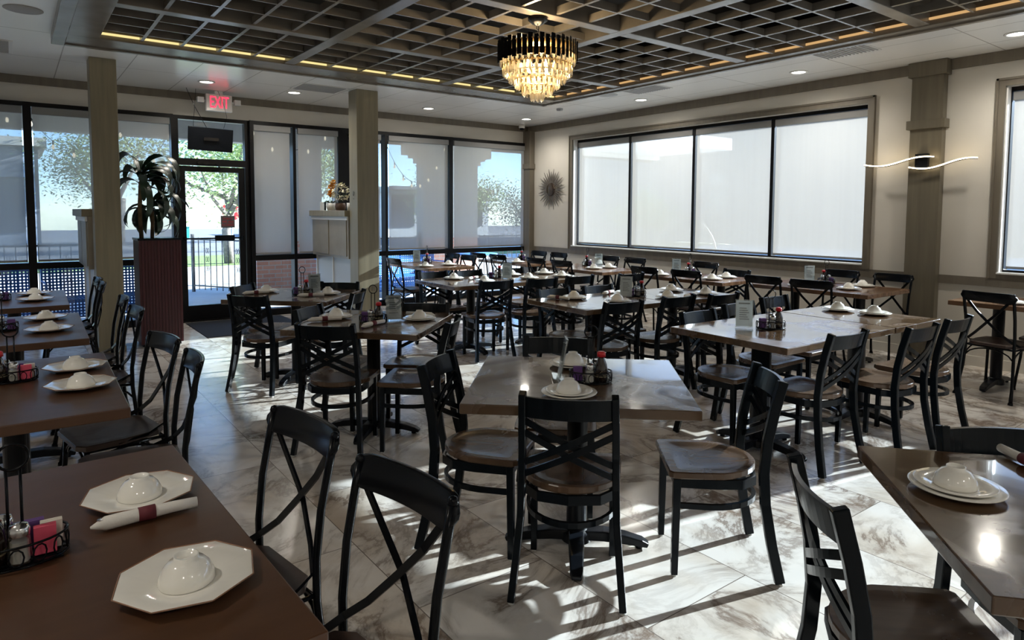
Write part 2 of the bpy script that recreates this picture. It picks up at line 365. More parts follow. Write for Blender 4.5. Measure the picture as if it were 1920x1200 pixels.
def first_or_dup(store, key, make, loc, rotz, label, group):
    if key not in store:
        o = make(); store[key] = o; o.location = loc; o.rotation_euler = (0, 0, rotz); o['label'] = label
        if group: o['group'] = group
        return o
    return dup(store[key], loc, rotz, label, group)
def ftorot(f): return math.atan2(-f[0], f[1])      # local +Y points along f

XR, YB, ZC = 7.587, 9.656, 3.05
XL, YF = -3.6, -3.6

# ---------------------------------------------------------------- room shell
b = bm_new(); add_box(b, XL-.2, XR+.2, YF-.2, YB+.15, -.12, 0); struct('floor', b, 'floor')
# ceiling with the coffer opening and the dark recess above it
CX0, CX1, CY0, CY1 = .42, 5.92, -.72, 7.20
b = bm_new()
for x0, x1, y0, y1 in ((XL, CX0, YF, YB), (CX1, XR, YF, YB), (CX0, CX1, YF, CY0), (CX0, CX1, CY1, YB)):
    add_box(b, x0, x1, y0, y1, ZC, ZC+.1, 0)
add_box(b, CX0-.1, CX1+.1, CY0-.1, CY1+.1, 3.56, 3.62, 1)
for x0, x1, y0, y1 in ((CX0-.1, CX0, CY0-.1, CY1+.1), (CX1, CX1+.1, CY0-.1, CY1+.1), (CX0, CX1, CY0-.1, CY0), (CX0, CX1, CY1, CY1+.1)):
    add_box(b, x0, x1, y0, y1, ZC+.1, 3.56, 1)
struct('ceiling', b, ['ceil', 'dark'])
# right wall with two long windows
ZS, ZT = .93, 2.715
W1 = (3.58, 8.42); W2 = (-2.6, 2.31)
b = bm_new()
for y0, y1, z0, z1 in ((YF, YB+.15, 0, ZS), (YF, YB+.15, ZT, ZC+.05), (YF, W2[0], ZS, ZT), (W2[1], W1[0], ZS, ZT), (W1[1], YB+.15, ZS, ZT)):
    add_box(b, XR, XR+.2, y0, y1, z0, z1)
struct('wall_right', b, 'wall')
b = bm_new(); add_box(b, XL-.2, XL, YF, YB, 0, ZC+.05); struct('wall_left', b, 'ceil')
b = bm_new(); add_box(b, XL-.2, XR+.2, YF-.2, YF, 0, ZC+.05); struct('wall_front', b, 'ceil')
b = bm_new(); add_box(b, XL-.2, XR, YB, YB+.15, 2.747, ZC+.05); struct('wall_back', b, 'wall')
# crown, chair rail, baseboard
b = bm_new(); add_box(b, XL, XR, YB-.03, YB, 2.955, ZC-.001); struct('trim_1', b, 'trim')
b = bm_new(); add_box(b, XR-.03, XR, YF, YB-.03, 2.945, ZC-.001); struct('trim_2', b, 'trim')
b = bm_new(); add_box(b, XR-.022, XR-.001, YF, YB-.1, .80, .885); struct('trim_3', b, 'trim')
b = bm_new(); add_box(b, XR-.012, XR, YF, YB-.1, 0, .10); struct('baseboard_right', b, 'wall', bevel=.003)
# window casings
def casing(nm, y0, y1):
    b = bm_new(); w = .075; t = .028
    for (a0, a1, c0, c1) in ((y0-w, y0, ZS-.045, ZT+w), (y1, y1+w, ZS-.045, ZT+w), (y0, y1, ZT, ZT+w), (y0, y1, ZS-.045, ZS-.002)):
        add_box(b, XR-t, XR, a0, a1, c0, c1)
    for (a0, a1, c0, c1) in ((y0-w, y0-w+.02, ZS-.045, ZT+w), (y1+w-.02, y1+w, ZS-.045, ZT+w), (y0-w, y1+w, ZT+w-.02, ZT+w)):
        add_box(b, XR-t-.012, XR-t+.001, a0, a1, c0, c1)
    struct(nm, b, 'trim')
casing('trim_4', *W1); casing('trim_5', *W2)
b = bm_new(); add_box(b, XR-.04, 7.674, W1[0]+.001, W1[1]-.001, ZS-.001, ZS+.014); struct('trim_50', b, 'soffit')  # both white sill boards: colour also stands in for sun leaking under blinds
b = bm_new(); add_box(b, XR-.04, 7.674, W2[0]+.001, W2[1]-.001, ZS-.001, ZS+.014); struct('trim_51', b, 'soffit')
for (y, nm) in ((W1[1], 'trim_52'), (W2[1], 'trim_53'), (W1[0], 'trim_54')):
    b = bm_new(); add_box(b, XR+.001, 7.674, y-.012 if y != W1[0] else y, y if y != W1[0] else y+.012, ZS+.014, ZT-.001); struct(nm, b, 'soffit')
# corner post and pilaster
b = bm_new(); add_box(b, XR-.115, XR-.001, YB-.20, YB-.001, 0, 2.955)
add_box(b, XR-.135, XR-.001, YB-.22, YB-.001, 2.28, 2.37); struct('trim_6', b, 'trim', bevel=.004)
b = bm_new(); add_box(b, XR-.10, XR-.001, 2.81, 3.11, 0, 2.96)
add_box(b, XR-.125, XR-.001, 2.78, 3.14, 2.37, 2.46); add_box(b, XR-.125, XR-.001, 2.78, 3.14, 2.90, ZC-.002)
struct('trim_7', b, 'pilaster', bevel=.004)

# ---------------------------------------------------------------- windows
win_no = [0]
def side_window(y0, y1, ys, part_label):
    """bays between mullion centres on the right wall"""
    for i in range(len(ys)-1):
        a, c = ys[i], ys[i+1]; win_no[0] += 1
        b = bm_new(); m_ = .022; X0, X1 = 7.675, 7.775
        add_box(b, X0, X1, a, a+m_, ZS, ZT); add_box(b, X0, X1, c-m_, c, ZS, ZT)
        add_box(b, X0, X1, a+m_, c-m_, ZS, ZS+.035); add_box(b, X0, X1, a+m_, c-m_, ZT-.04, ZT)
        w = struct('window_%d' % win_no[0], b, 'black')
        b = bm_new(); add_box(b, 7.752, 7.758, a+m_, c-m_, ZS+.035, ZT-.04); obj('window_pane', b, 'glass', w)
ys1 = [3.58, 4.79, 6.0, 7.21, 8.42]; ys2 = [-2.6, -1.37, -.14, 1.09, 2.31]
side_window(*W1, ys1, ''); side_window(*W2, ys2, '')
def make_blind(w, z0, z1, fab):
    t = thing('roller_blind', '', 'roller blind')
    b = bm_new(); b.faces.new([b.verts.new(c) for c in ((0, -w/2, z0+.02), (0, w/2, z0+.02), (0, w/2, z1-.08), (0, -w/2, z1-.08))]); obj('fabric', b, fab, t)
    b = bm_new(); add_box(b, -.03, .03, -w/2-.008, w/2+.008, z1-.085, z1); obj('cassette', b, 'blind_head', t, bevel=.008)
    b = bm_new(); add_box(b, -.008, .008, -w/2, w/2, z0, z0+.025); obj('bottom_rail', b, 'blind_head', t, bevel=.003)
    return t
pos1 = ['rightmost panel of the long window, nearest the pilaster', 'third panel from the left of the long window', 'second panel from the left of the long window', 'leftmost panel of the long window, beside the sunburst']
for i in range(4):
    a, c = ys1[i], ys1[i+1]
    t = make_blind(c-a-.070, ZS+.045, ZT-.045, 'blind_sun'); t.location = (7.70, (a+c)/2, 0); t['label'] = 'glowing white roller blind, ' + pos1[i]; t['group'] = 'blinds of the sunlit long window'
pos2 = ['fourth from the pilaster', 'third right of the pilaster', 'second right of the pilaster', 'first right of the pilaster']
for i in range(4):
    a, c = ys2[i], ys2[i+1]
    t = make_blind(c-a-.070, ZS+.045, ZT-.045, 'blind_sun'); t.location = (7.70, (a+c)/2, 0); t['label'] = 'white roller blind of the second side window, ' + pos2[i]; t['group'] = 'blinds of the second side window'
# back glazing: bays
ZH = 2.747
def back_bay(x0, x1, hl=.022, hr=.022, blind=True, label='', door=False, low=True):
    win_no[0] += 1
    b = bm_new(); Y0, Y1 = YB-.055, YB+.10
    add_box(b, x0, x0+hl, Y0, Y1, 0, ZH); add_box(b, x1-hr, x1, Y0, Y1, 0, ZH)
    add_box(b, x0+hl, x1-hr, YB-.055, Y1, ZH-.05, ZH-.001); add_box(b, x0+hl, x1-hr, YB, Y1, 0, .09)
    add_box(b, x0+hl, x1-hr, YB-.05, Y1, .80, .875)
    w = struct('window_%d' % win_no[0], b, 'black')
    b = bm_new(); add_box(b, x0+hl, x1-hr, YB+.055, YB+.061, .875, ZH-.05); obj('window_pane', b, 'glass', w)
    b = bm_new(); add_box(b, x0+hl, x1-hr, YB+.055, YB+.061, .09, .80); obj('window_pane', b, 'glass', w)
    if blind:
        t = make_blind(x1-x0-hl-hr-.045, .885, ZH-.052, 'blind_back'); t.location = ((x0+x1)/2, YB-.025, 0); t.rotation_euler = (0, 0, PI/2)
        t['label'] = 'grey see-through roller blind ' + label; t['group'] = 'grey blinds along the back glazing'
back_bay(-3.6, -2.34, label='third one left of the tall planter column, outside the frame')
back_bay(-2.34, -1.08, label='second bay from the left wall, outside the frame')
back_bay(-1.08, .165, label='at the left edge of the photo, left of the first mullion', hr=.04)
back_bay(.165, .97, hl=.04, label='between the first mullion and the left column')
back_bay(.97, 1.70, label='behind the drooping plant, left of the door', hr=.03)
back_bay(2.655, 3.27, hl=.05, label='immediately right of the glass door')
back_bay(3.27, 3.99, label='left of the flowers on the cabinet', hr=.06)
back_bay(3.99, 4.72, hl=.12, label='hidden behind the right column')
back_bay(4.72, 5.91, label='right of the right column, left of the wide mullion', hr=.035)
back_bay(5.91, XR-.02, hl=.035, label='at the back corner, right of the wide mullion', hr=.06)
# door with transom
b = bm_new(); Y0, Y1 = YB+.0, YB+.11
add_box(b, 1.70, 1.765, Y0, Y1, 0, ZH); add_box(b, 2.60, 2.655, Y0, Y1, 0, ZH)
add_box(b, 1.765, 2.60, Y0, Y1, 2.10, 2.19); add_box(b, 1.765, 2.60, Y0, Y1, ZH-.05, ZH)
add_box(b, 1.765, 2.60, Y0, Y1, 0, .02)
dr = struct('door_1', b, 'black')
b = bm_new(); add_box(b, 1.765, 2.60, YB+.05, YB+.056, 2.19, ZH-.05); obj('transom_pane', b, 'glass', dr)
b = bm_new(); Y0, Y1 = YB+.03, YB+.075
add_box(b, 1.77, 1.84, Y0, Y1, .02, 2.09); add_box(b, 2.515, 2.595, Y0, Y1, .02, 2.09); add_box(b, 1.84, 2.515, Y0, Y1, 2.02, 2.09); add_box(b, 1.84, 2.515, Y0, Y1, .02, .22)
leaf = obj('door_leaf', b, 'black', dr)
b = bm_new(); add_box(b, 1.84, 2.515, YB+.05, YB+.056, .22, 2.02); obj('window_pane', b, 'glass', leaf)
b = bm_new(); add_box(b, 1.80, 2.56, YB-.035, YB-.01, 1.115, 1.135); add_box(b, 1.80, 1.83, YB-.03, YB+.03, 1.10, 1.15); add_box(b, 2.53, 2.56, YB-.03, YB+.03, 1.10, 1.15)
add_box(b, 2.18, 2.43, YB-.045, YB-.008, 1.09, 1.165)
obj('push_bar', b, 'metal', dr)
b = bm_new(); add_box(b, 1.98, 2.20, YB-.05, YB, 2.115, 2.155); add_tube(b, [(2.2, YB-.03, 2.12), (2.30, YB-.06, 2.06), (2.16, YB-.02, 2.03)], .008); obj('door_closer', b, 'metal', dr)
# notice hung on the door glass (seen from its back)
b = bm_new(); add_box(b, 2.27, 2.455, YB+.028, YB+.033, 1.265, 1.43); o = obj('hanging_sign', b, 'signgrey'); tag(o, 'small grey notice with red lettering taped to the door glass', 'sign')
def text_mesh(name, body, size, mat, parent, loc, rot, ext=.002, sp=1.0):
    cu = bpy.data.curves.new(name, 'FONT'); cu.body = body; cu.size = size; cu.extrude = ext;  cu.align_x = 'CENTER'; cu.align_y = 'CENTER'; cu.space_character = sp
    tmp = bpy.data.objects.new(name, cu); COL.objects.link(tmp)
    dg = bpy.context.evaluated_depsgraph_get(); me = bpy.data.meshes.new_from_object(tmp.evaluated_get(dg))
    bpy.data.objects.remove(tmp); me.materials.append(M[mat])
    o = bpy.data.objects.new(name, me); COL.objects.link(o); o.parent = parent; o.location = loc; o.rotation_euler = rot
    return o
text_mesh('lettering', 'SORRY\nWE ARE\nCLOSED', .042, 'signred', o, (2.362, YB+.026, 1.345), (PI/2, 0, 0), ext=.001)

# ---------------------------------------------------------------- coffer: frame, beams, lattice
ZB = 3.0
b = bm_new()
for x0, x1, y0, y1 in ((CX0, CX0+.23, CY0+.1, CY1-.35), (CX1-.10, CX1, CY0+.1, CY1-.35), (CX0, CX1, CY1-.35, CY1), (CX0, CX1, CY0, CY0+.10)):
    add_box(b, x0, x1, y0, y1, ZB-.02, ZB+.24)
for x0, x1, y0, y1 in ((CX0-.10, CX0-.001, CY0-.1, CY1+.05), (CX1+.001, CX1+.05, CY0-.1, CY1+.05), (CX0-.001, CX1+.001, CY1+.001, CY1+.05), (CX0-.001, CX1+.001, CY0-.1, CY0-.001)):
    add_box(b, x0, x1, y0, y1, ZB-.035, ZC+.002)
struct('trim_8', b, 'coffer', bevel=.004)
BX = [2.30, 4.10]; BY = [5.69, 3.99, 2.36, .70]
b = bm_new()
for x in BX: add_box(b, x-.055, x+.055, CY0+.1, CY1-.35, ZB-.012, ZB+.20)
for y in BY:
    ex = [CX0+.23] + [v for x in BX for v in (x-.055, x+.055)] + [CX1-.1]
    for i in range(0, 6, 2): add_box(b, ex[i], ex[i+1], y-.055, y+.055, ZB-.012, ZB+.20)
struct('trim_9', b, 'coffer', bevel=.004)
xs = [CX0+.23] + [v for x in BX for v in (x-.055, x+.055)] + [CX1-.1]
yb_ = [CY0+.1] + [v for y in sorted(BY) for v in (y-.055, y+.055)] + [CY1-.35]
k = 0
for i in range(0, 6, 2):
    for j in range(0, 10, 2):
        x0, x1, y0, y1 = xs[i], xs[i+1], yb_[j], yb_[j+1]
        b = bm_new(); nx, ny = 4, (3 if j == 8 else 4)
        for q in range(1, nx+1):
            x = x0 + (x1-x0)*q/(nx+1); add_box(b, x-.014, x+.014, y0, y1-(.026 if j == 8 else 0), ZB, ZB+.058)
        for q in range(1, ny+1):
            y = y0 + (y1-y0)*q/(ny+1)
            for s in range(nx+1):
                xa = x0 + (x1-x0)*s/(nx+1) + (.014 if s else 0); xb = x0 + (x1-x0)*(s+1)/(nx+1) - (.014 if s < nx else (.026 if i == 4 else 0))
                add_box(b, xa, xb, y-.009, y+.009, ZB+.001, ZB+.058)
        struct('trim_%d' % (10+k), b, 'coffer'); k += 1
# light strips tucked above the outer edge of the grid
def strip(name, x0, x1, y0, y1, mat, label):
    b = bm_new(); add_box(b, x0, x1, y0, y1, ZB+.020, ZB+.036); o = obj(name, b, mat); tag(o, label, 'light strip')
strip('light_strip', CX0+.24, CX1-.12, CY1-.375, CY1-.351, 'led', 'yellow light strip along the back edge of the ceiling grid')
strip('light_strip', CX1-.125, CX1-.101, CY0+.12, CY1-.40, 'ledamber', 'amber light strip along the right edge of the ceiling grid')

# ---------------------------------------------------------------- ceiling fittings
def make_down(r=.075):
    t = thing('ceiling_light', '', 'ceiling light')
    b = bm_new(); add_lathe(b, [(r, 0), (r*1.28, 0), (r*1.28, -.006), (r*1.02, -.010), (r*.96, -.002)], 32); obj('trim_ring', b, 'white', t)
    b = bm_new(); add_lathe(b, [(0, -.003), (r*.97, -.003), (r*.97, -.001), (0, -.001)], 32); obj('lens', b, 'lamp', t)
    return t
ST = {}
downs = [(1.92, 8.72, 'above the exit sign, left of the row along the back wall'), (3.0, 8.78, 'second from the left along the back wall'), (5.05, 8.85, 'right of the right column along the back wall'), (6.9, 8.83, 'nearest the back corner'),
         (6.96, 6.35, 'beside the ceiling grid, above the long window, farther one'), (6.95, 4.05, 'above the right half of the long window'), (6.945, 2.06, 'at the right edge above the second window'),
         (6.95, -.2, 'added as unseen fill behind the camera on the window side'), (-1.2, 6.4, 'added as unseen fill over the left tables, far one'), (-1.2, 2.0, 'added as unseen fill over the left tables, near one'), (-1.2, -1.5, 'added as unseen fill behind the camera on the left side'), (1.2, -2.2, 'added as unseen fill behind the camera in the middle'), (4.0, -2.2, 'added as unseen fill behind the camera on the right side')]  # lamps on this line are out of view, added to brighten the room
for x, y, l in downs:
    o = first_or_dup(ST, 'down', make_down, (x, y, ZC-.001), 0, 'round white recessed ceiling light ' + l, 'recessed ceiling lights')
    ld = bpy.data.lights.new('downlight', 'SPOT'); ld.energy = 34 if (x < 0 or y < 0) else 30; ld.spot_size = math.radians(160); ld.spot_blend = .8; ld.shadow_soft_size = .07; ld.color = (1, .93, .82)
    lo = bpy.data.objects.new('downlight', ld); COL.objects.link(lo); lo.location = (x, y, ZC-.02)
b = bm_new(); add_lathe(b, [(0, 0), (.055, 0), (.05, -.012), (0, -.014)], 24, z0=3.40); o = obj('ceiling_light', b, 'lamp', loc=(2.62, 4.62, 0)); tag(o, 'small bright lamp seen through the ceiling grid', 'ceiling light')
def make_speaker():
    t = thing('ceiling_speaker', '', 'ceiling speaker'); b = bm_new(); add_lathe(b, [(0, -.006), (.125, -.006), (.13, -.003), (.13, 0), (0, 0)], 32); obj('speaker_grille', b, 'grille', t); return t
first_or_dup(ST, 'spk', make_speaker, (6.34, 6.37, ZC-.001), 0, 'round grey ceiling speaker beside the square vent above the long window', 'ceiling speakers')
first_or_dup(ST, 'spk', make_speaker, (.118, 6.49, ZC-.001), 0, 'round grey ceiling speaker at the top left, left of the ceiling grid', 'ceiling speakers')
def vent(x0, x1, y0, y1, label, mat='grille'):
    t = thing('ceiling_vent', label, 'ceiling vent', ((x0+x1)/2, (y0+y1)/2, ZC-.001), group='ceiling vents'); w, d = (x1-x0)/2, (y1-y0)/2
    b = bm_new(); add_box(b, -w, w, -d, d, -.006, 0); obj('vent_frame', b, 'white', t)
    b = bm_new()
    n = 14
    for i in range(n):
        y = -d+.03 + (2*d-.06)*i/(n-1); add_box(b, -w+.03, w-.03, y-.012, y+.004, -.013, -.005)
    obj('louvre', b, mat, t)
vent(6.12, 6.60, 5.50, 6.06, 'grey square ceiling vent beside the round speaker')
vent(6.10, 6.60, 3.02, 3.55, 'grey square ceiling vent above the right part of the long window')
vent(-.55, .05, 7.75, 8.35, 'white slotted ceiling vent at the top left before the back wall')
vent(2.85, 3.45, 8.05, 8.5, 'pale ceiling vent left of the right column')
b = bm_new(); add_lathe(b, [(0, 0), (.05, 0), (.045, -.03), (0, -.035)], 24); o = obj('smoke_detector', b, 'grille', loc=(6.62, 7.66, ZC)); tag(o, 'small round smoke detector on the ceiling near the back corner', 'smoke detector')
# CCTV dome
t = thing('security_camera', 'small white dome camera in the back corner under the ceiling', 'security camera', (7.30, 9.47, ZC-.001))
b = bm_new(); add_lathe(b, [(0, 0), (.055, 0), (.055, -.05), (.045, -.06), (0, -.06)], 24); obj('housing', b, 'white', t)
b = bm_new(); add_lathe(b, [(0, -.058), (.038, -.058), (.03, -.09), (0, -.10)], 20); obj('lens', b, 'metal', t)
# exit sign
t = thing('exit_sign', 'lit red EXIT sign with two emergency lamp heads above the door', 'exit sign', (2.19, 9.3, 2.90))
b = bm_new(); add_box(b, -.16, .16, -.03, .03, -.115, .10); add_box(b, -.05, .05, -.02, .02, .10, .149); obj('sign_housing', b, 'white', t, bevel=.008)
o = text_mesh('lettering', 'EXIT', .215, 'exit', t, (0, -.032, -.008), (PI/2, 0, 0), ext=.002); o.scale = (.54, 1, 1)
for s in (-1, 1):
    b = bm_new(); add_tube(b, [(s*.16, 0, .01), (s*.20, 0, .01)], .012); add_lathe(b, [(0, -.03), (.03, -.03), (.045, .03), (0, .035)], 16, cx=s*.225, cy=0, z0=.01); add_box(b, s*.225-.04, s*.225+.04, -.045, .02, -.02, .05); obj('lamp_head', b, 'white', t, bevel=.006)
# hanging screen seen from behind
t = thing('hanging_screen', 'black flat screen hung by cables before the transom window', 'screen', (2.04, 9.12, 2.40))
b = bm_new(); add_box(b, -.265, .265, -.02, .02, -.145, .145); obj('screen_body', b, 'metal', t, bevel=.006).rotation_euler = (.12, .03, 0)
b = bm_new(); add_box(b, -.09, .09, -.04, -.015, -.02, .02); obj('mount_plate', b, 'metal', t)
b = bm_new(); add_tube(b, [(-.27, 0, .62), (-.18, -.01, .40), (-.05, -.03, .14), (.0, -.03, .09), (.05, -.03, .12), (-.02, -.03, .13)], .0035, 6)
add_tube(b, [(.16, 0, .15), (.2, 0, .30), (.17, 0, .44), (.10, 0, .62)], .0025, 6); add_tube(b, [(-.2, 0, .15), (-.16, 0, .62)], .0025, 6); obj('cable', b, 'metal', t)

# ---------------------------------------------------------------- chandelier
def chandelier():
    t = thing('chandelier', 'round tiered crystal chandelier with black upper fins hung from the ceiling grid', 'chandelier', (3.27, 4.05, 0))
    b = bm_new(); add_lathe(b, [(0, 2.99), (.075, 2.99), (.075, 2.965), (.045, 2.94), (.018, 2.925), (0, 2.92)], 28); obj('canopy', b, 'metal', t)
    b = bm_new(); z = 2.93
    for i in range(6):
        a = i*PI/2; pts = [(.010*math.cos(q)*math.cos(a), .010*math.cos(q)*math.sin(a), z-.02 + .018*math.sin(q)) for q in [2*PI*k/10 for k in range(10)]]
        add_tube(b, pts, .003, 6, closed=True); z -= .028
    add_tube(b, [(0, 0, z+.01), (0, 0, 2.60)], .006, 8); obj('chain', b, 'metal', t)
    b = bm_new(); add_lathe(b, [(.05, 2.77), (.30, 2.77), (.30, 2.762), (.05, 2.762)], 40)
    for r, zz in ((.283, 2.70), (.262, 2.622), (.214, 2.57), (.164, 2.52), (.105, 2.465), (.042, 2.425)):
        add_tube(b, [(r*math.cos(2*PI*k/40), r*math.sin(2*PI*k/40), zz) for k in range(40)], .005, 6, closed=True)
    for k in range(4):
        a = k*PI/2; add_tube(b, [(.27*math.cos(a), .27*math.sin(a), 2.765), (.21*math.cos(a), .21*math.sin(a), 2.57), (.04*math.cos(a), .04*math.sin(a), 2.40)], .004, 6)
    obj('frame', b, 'gold', t)
    # fins
    b = bm_new(); add_box(b, -.017, .017, -.003, .003, -.085, .065); me = None
    f0 = obj('fin', b, 'metal', t); n = 44
    for i in range(n):
        a = 2*PI*i/n; o = f0 if i == 0 else f0.copy()
        if i: COL.objects.link(o); o.parent = t
        o.location = (.30*math.cos(a), .30*math.sin(a), 2.725+.012*(i % 2)); o.rotation_euler = (0, 0, a+PI/2+.35)
    # crystals
    def cry(b, x, y, z, L, a, w=.0115):
        m_ = Matrix.Translation((x, y, z)) @ Matrix.Rotation(a, 4, 'Z')
        pr = [(w, 0, 0), (0, w, 0), (-w, 0, 0), (0, -w, 0)]
        top = b.verts.new(m_ @ Vector((0, 0, 0))); bot = b.verts.new(m_ @ Vector((0, 0, -L)))
        A = [b.verts.new(m_ @ Vector((p[0], p[1], -.006))) for p in pr]; B = [b.verts.new(m_ @ Vector((p[0], p[1], -L+.012))) for p in pr]
        for i in range(4):
            j = (i+1) % 4; b.faces.new((top, A[i], A[j])); b.faces.new((A[i], B[i], B[j], A[j])); b.faces.new((B[i], bot, B[j]))
    b = bm_new(); cry(b, 0, 0, 0, .085, .3); c0 = obj('crystal', b, 'crystal', t); cnt = 0
    for r, zz, n in ((.283, 2.70, 38), (.262, 2.622, 36), (.214, 2.57, 26)):
        for i in range(n):
            a = 2*PI*i/n; o = c0 if cnt == 0 else c0.copy()
            if cnt: COL.objects.link(o); o.parent = t
            o.location = (r*math.cos(a), r*math.sin(a), zz+.004*(i % 2)); o.rotation_euler = (0, 0, a+.4); cnt += 1
    b = bm_new()
    for r, zz, n in ((.24, 2.60, 30), (.164, 2.52, 26), (.105, 2.465, 18), (.042, 2.425, 8)):
        for i in range(n): a = 2*PI*i/n; cry(b, r*math.cos(a), r*math.sin(a), zz, .075, a)
    o = obj('crystal_drops', b, 'crystal', t); o['kind'] = 'stuff'
    # gold beads between the tiers
    b = bm_new()
    for r, zz, n in ((.290, 2.69, 44), (.27, 2.625, 38), (.225, 2.56, 32), (.175, 2.505, 26), (.12, 2.45, 18)):
        for i in range(n): a = 2*PI*(i+.5)/n; cry(b, r*math.cos(a), r*math.sin(a), zz+.012, .05, a, .006)
    o = obj('gold_rods', b, 'gold', t); o['kind'] = 'stuff'
    for i in range(6):
        a = 2*PI*i/6+.3; b = bm_new(); add_lathe(b, [(0, -.03), (.014, -.02), (.016, 0), (.008, .025), (0, .04)], 12, cx=.13*math.cos(a), cy=.13*math.sin(a), z0=2.62); obj('bulb', b, 'bulb', t)
    ld = bpy.data.lights.new('chandelier_light', 'POINT'); ld.energy = 12; ld.color = (1, .74, .42); ld.shadow_soft_size = .12
    lo = bpy.data.objects.new('chandelier_light', ld); COL.objects.link(lo); lo.location = (3.27, 4.05, 2.80)
    ld = bpy.data.lights.new('chandelier_light', 'POINT'); ld.energy = 6; ld.color = (1, .76, .45); ld.shadow_soft_size = .06
    lo = bpy.data.objects.new('chandelier_light', ld); COL.objects.link(lo); lo.location = (3.27, 4.05, 2.56)
chandelier()

# ---------------------------------------------------------------- columns and half-height cabinets
def column(x0, x1, y0, y1, label):
    b = bm_new(); add_box(b, x0, x1, y0, y1, 0, ZC-.001); add_box(b, x0-.008, x1+.008, y0-.008, y1+.008, 0, .07)
    o = obj('column', b, 'column', bevel=.006); tag(o, label, 'column')
column(.665, .905, 8.04, 8.28, 'square olive-taupe column at the left, beside the drooping plant')
column(3.535, 3.83, 8.02, 8.28, 'square taupe column right of the flower cabinet')
b = bm_new(); add_box(b, 3.72, 3.76, 8.0, 8.019, .46, .53); o = obj('wall_outlet', b, 'trim'); tag(o, 'small outlet plate low on the right column', 'outlet')
# text mark on column face near cabinet
b = bm_new()
add_tube(b, [(3.527, 8.13+.02*math.cos(a), 1.73+.03*math.sin(a)) for a in [2*PI*k/16 for k in range(16)]], .0015, 5, closed=True)
add_tube(b, [(3.527, 8.15, 1.66), (3.527, 8.11, 1.66)], .002, 5); add_tube(b, [(3.527, 8.14, 1.70), (3.527, 8.12, 1.75)], .002, 5)
o = obj('wall_decal', b, 'metal'); tag(o, 'small dark decal on the left face of the right column', 'decal')
def cabinet(x0, x1, y0, y1, label, side):
    t = thing('half_height_cabinet', label, 'cabinet', (0, 0, 0))
    b = bm_new(); add_box(b, x0-.05, x1+.02, y0, y1, 1.43, 1.51); obj('ledge', b, 'column', t, bevel=.005)
    b = bm_new(); add_box(b, x0, x1, y0, y1, .87, 1.43); obj('body', b, 'taupe_box', t)
    b = bm_new(); add_box(b, x0-.012, x0, y0+.05, (y0+y1)/2-.02, .90, 1.38); obj('cabinet_door', b, 'taupe_box', t, bevel=.003)
    b = bm_new(); add_box(b, x0-.012, x0, (y0+y1)/2+.02, y1-.15, .90, 1.38); obj('cabinet_door', b, 'taupe_box', t, bevel=.003)
    b = bm_new(); add_box(b, x0-.02, x0+.005, y0, y1, 1.38, 1.43); obj('moulding', b, 'white', t)
    b = bm_new(); add_box(b, x0+.06, x1-.02, y0, y1, 0, .87); obj('lower_panel', b, 'sheer', t)
    for y in (y0+.02, (y0+y1)/2, y1-.04):
        b = bm_new(); add_box(b, x0+.045, x0+.06, y, y+.03, 0, .87); obj('batten', b, 'white', t)
cabinet(3.52, 3.80, 8.292, 9.60, 'taupe half-height cabinet with a ledge of flowers, left of the right column', 1)
cabinet(.62, .90, 8.292, 9.60, 'taupe half-height cabinet behind the left column', -1)
# flowers and bits on the ledge (z 1.51)
ZL = 1.511
t = thing('orchid_pot', 'white pot with a yellow orchid spray on the cabinet ledge', 'orchid', (3.60, 9.08, ZL))
b = bm_new(); add_lathe(b, [(0, 0), (.05, 0), (.07, .06), (.065, .10), (.058, .10), (.06, .06), (0, .05)], 24); obj('pot', b, 'white', t)
b = bm_new(); add_tube(b, [(0, 0, .05), (-.01, .01, .18), (.0, -.03, .30), (.01, -.08, .42)], .004, 6); add_tube(b, [(.01, 0, .05), (.03, .03, .16), (.03, -.05, .26)], .003, 6)
for k in range(7):
    a = k*.9; add_tube(b, [(0, 0, .08), (.06*math.cos(a), .06*math.sin(a), .13), (.11*math.cos(a), .11*math.sin(a), .10)], [.006, .01, .002], 5)
obj('stem', b, 'leaf', t)
b = bm_new()
for k in range(60):
    q = random.random(); c = Vector((random.uniform(-.03, .03), -.08*q**1.5 + random.uniform(-.035, .035), .20+.22*q)); a = random.uniform(0, 6.28)
    d1 = Vector((math.cos(a), math.sin(a), random.uniform(-.5, .8)))*.034; d2 = Vector((-math.sin(a), math.cos(a), random.uniform(-.6, .6)))*.026
    b.faces.new([b.verts.new(c+v) for v in (d1, d2, -d1, -d2)])
obj('blossom', b, 'orange', t)
t = thing('flower_arrangement', 'white flower arrangement in a brown pot on the cabinet ledge', 'flowers', (3.60, 8.74, ZL))
b = bm_new(); add_lathe(b, [(0, 0), (.06, 0), (.075, .05), (.065, .10), (.055, .10), (0, .08)], 20); obj('pot', b, 'pot', t)
b = bm_new()
for k in range(90):
    u = random.uniform(0, 6.28); v = random.uniform(-.9, 1.4); rr = .10+.03*random.random(); c = Vector((rr*math.cos(u)*math.cos(v), rr*math.sin(u)*math.cos(v), .24+rr*math.sin(v)))
    a = random.uniform(0, 6.28); d1 = Vector((math.cos(a), math.sin(a), random.uniform(-.8, .8)))*.035; d2 = Vector((-math.sin(a), math.cos(a), random.uniform(-.6, .6)))*.014
    b.faces.new([b.verts.new(c+q) for q in (d1, d2, -d1, -d2)])
obj('petals', b, 'petal', t)
b = bm_new()
for k in range(10): a = k*.63; add_tube(b, [(0, 0, .08), (.05*math.cos(a), .05*math.sin(a), .18), (.08*math.cos(a), .08*math.sin(a), .26)], .003, 5)
obj('stem', b, 'leaf', t)
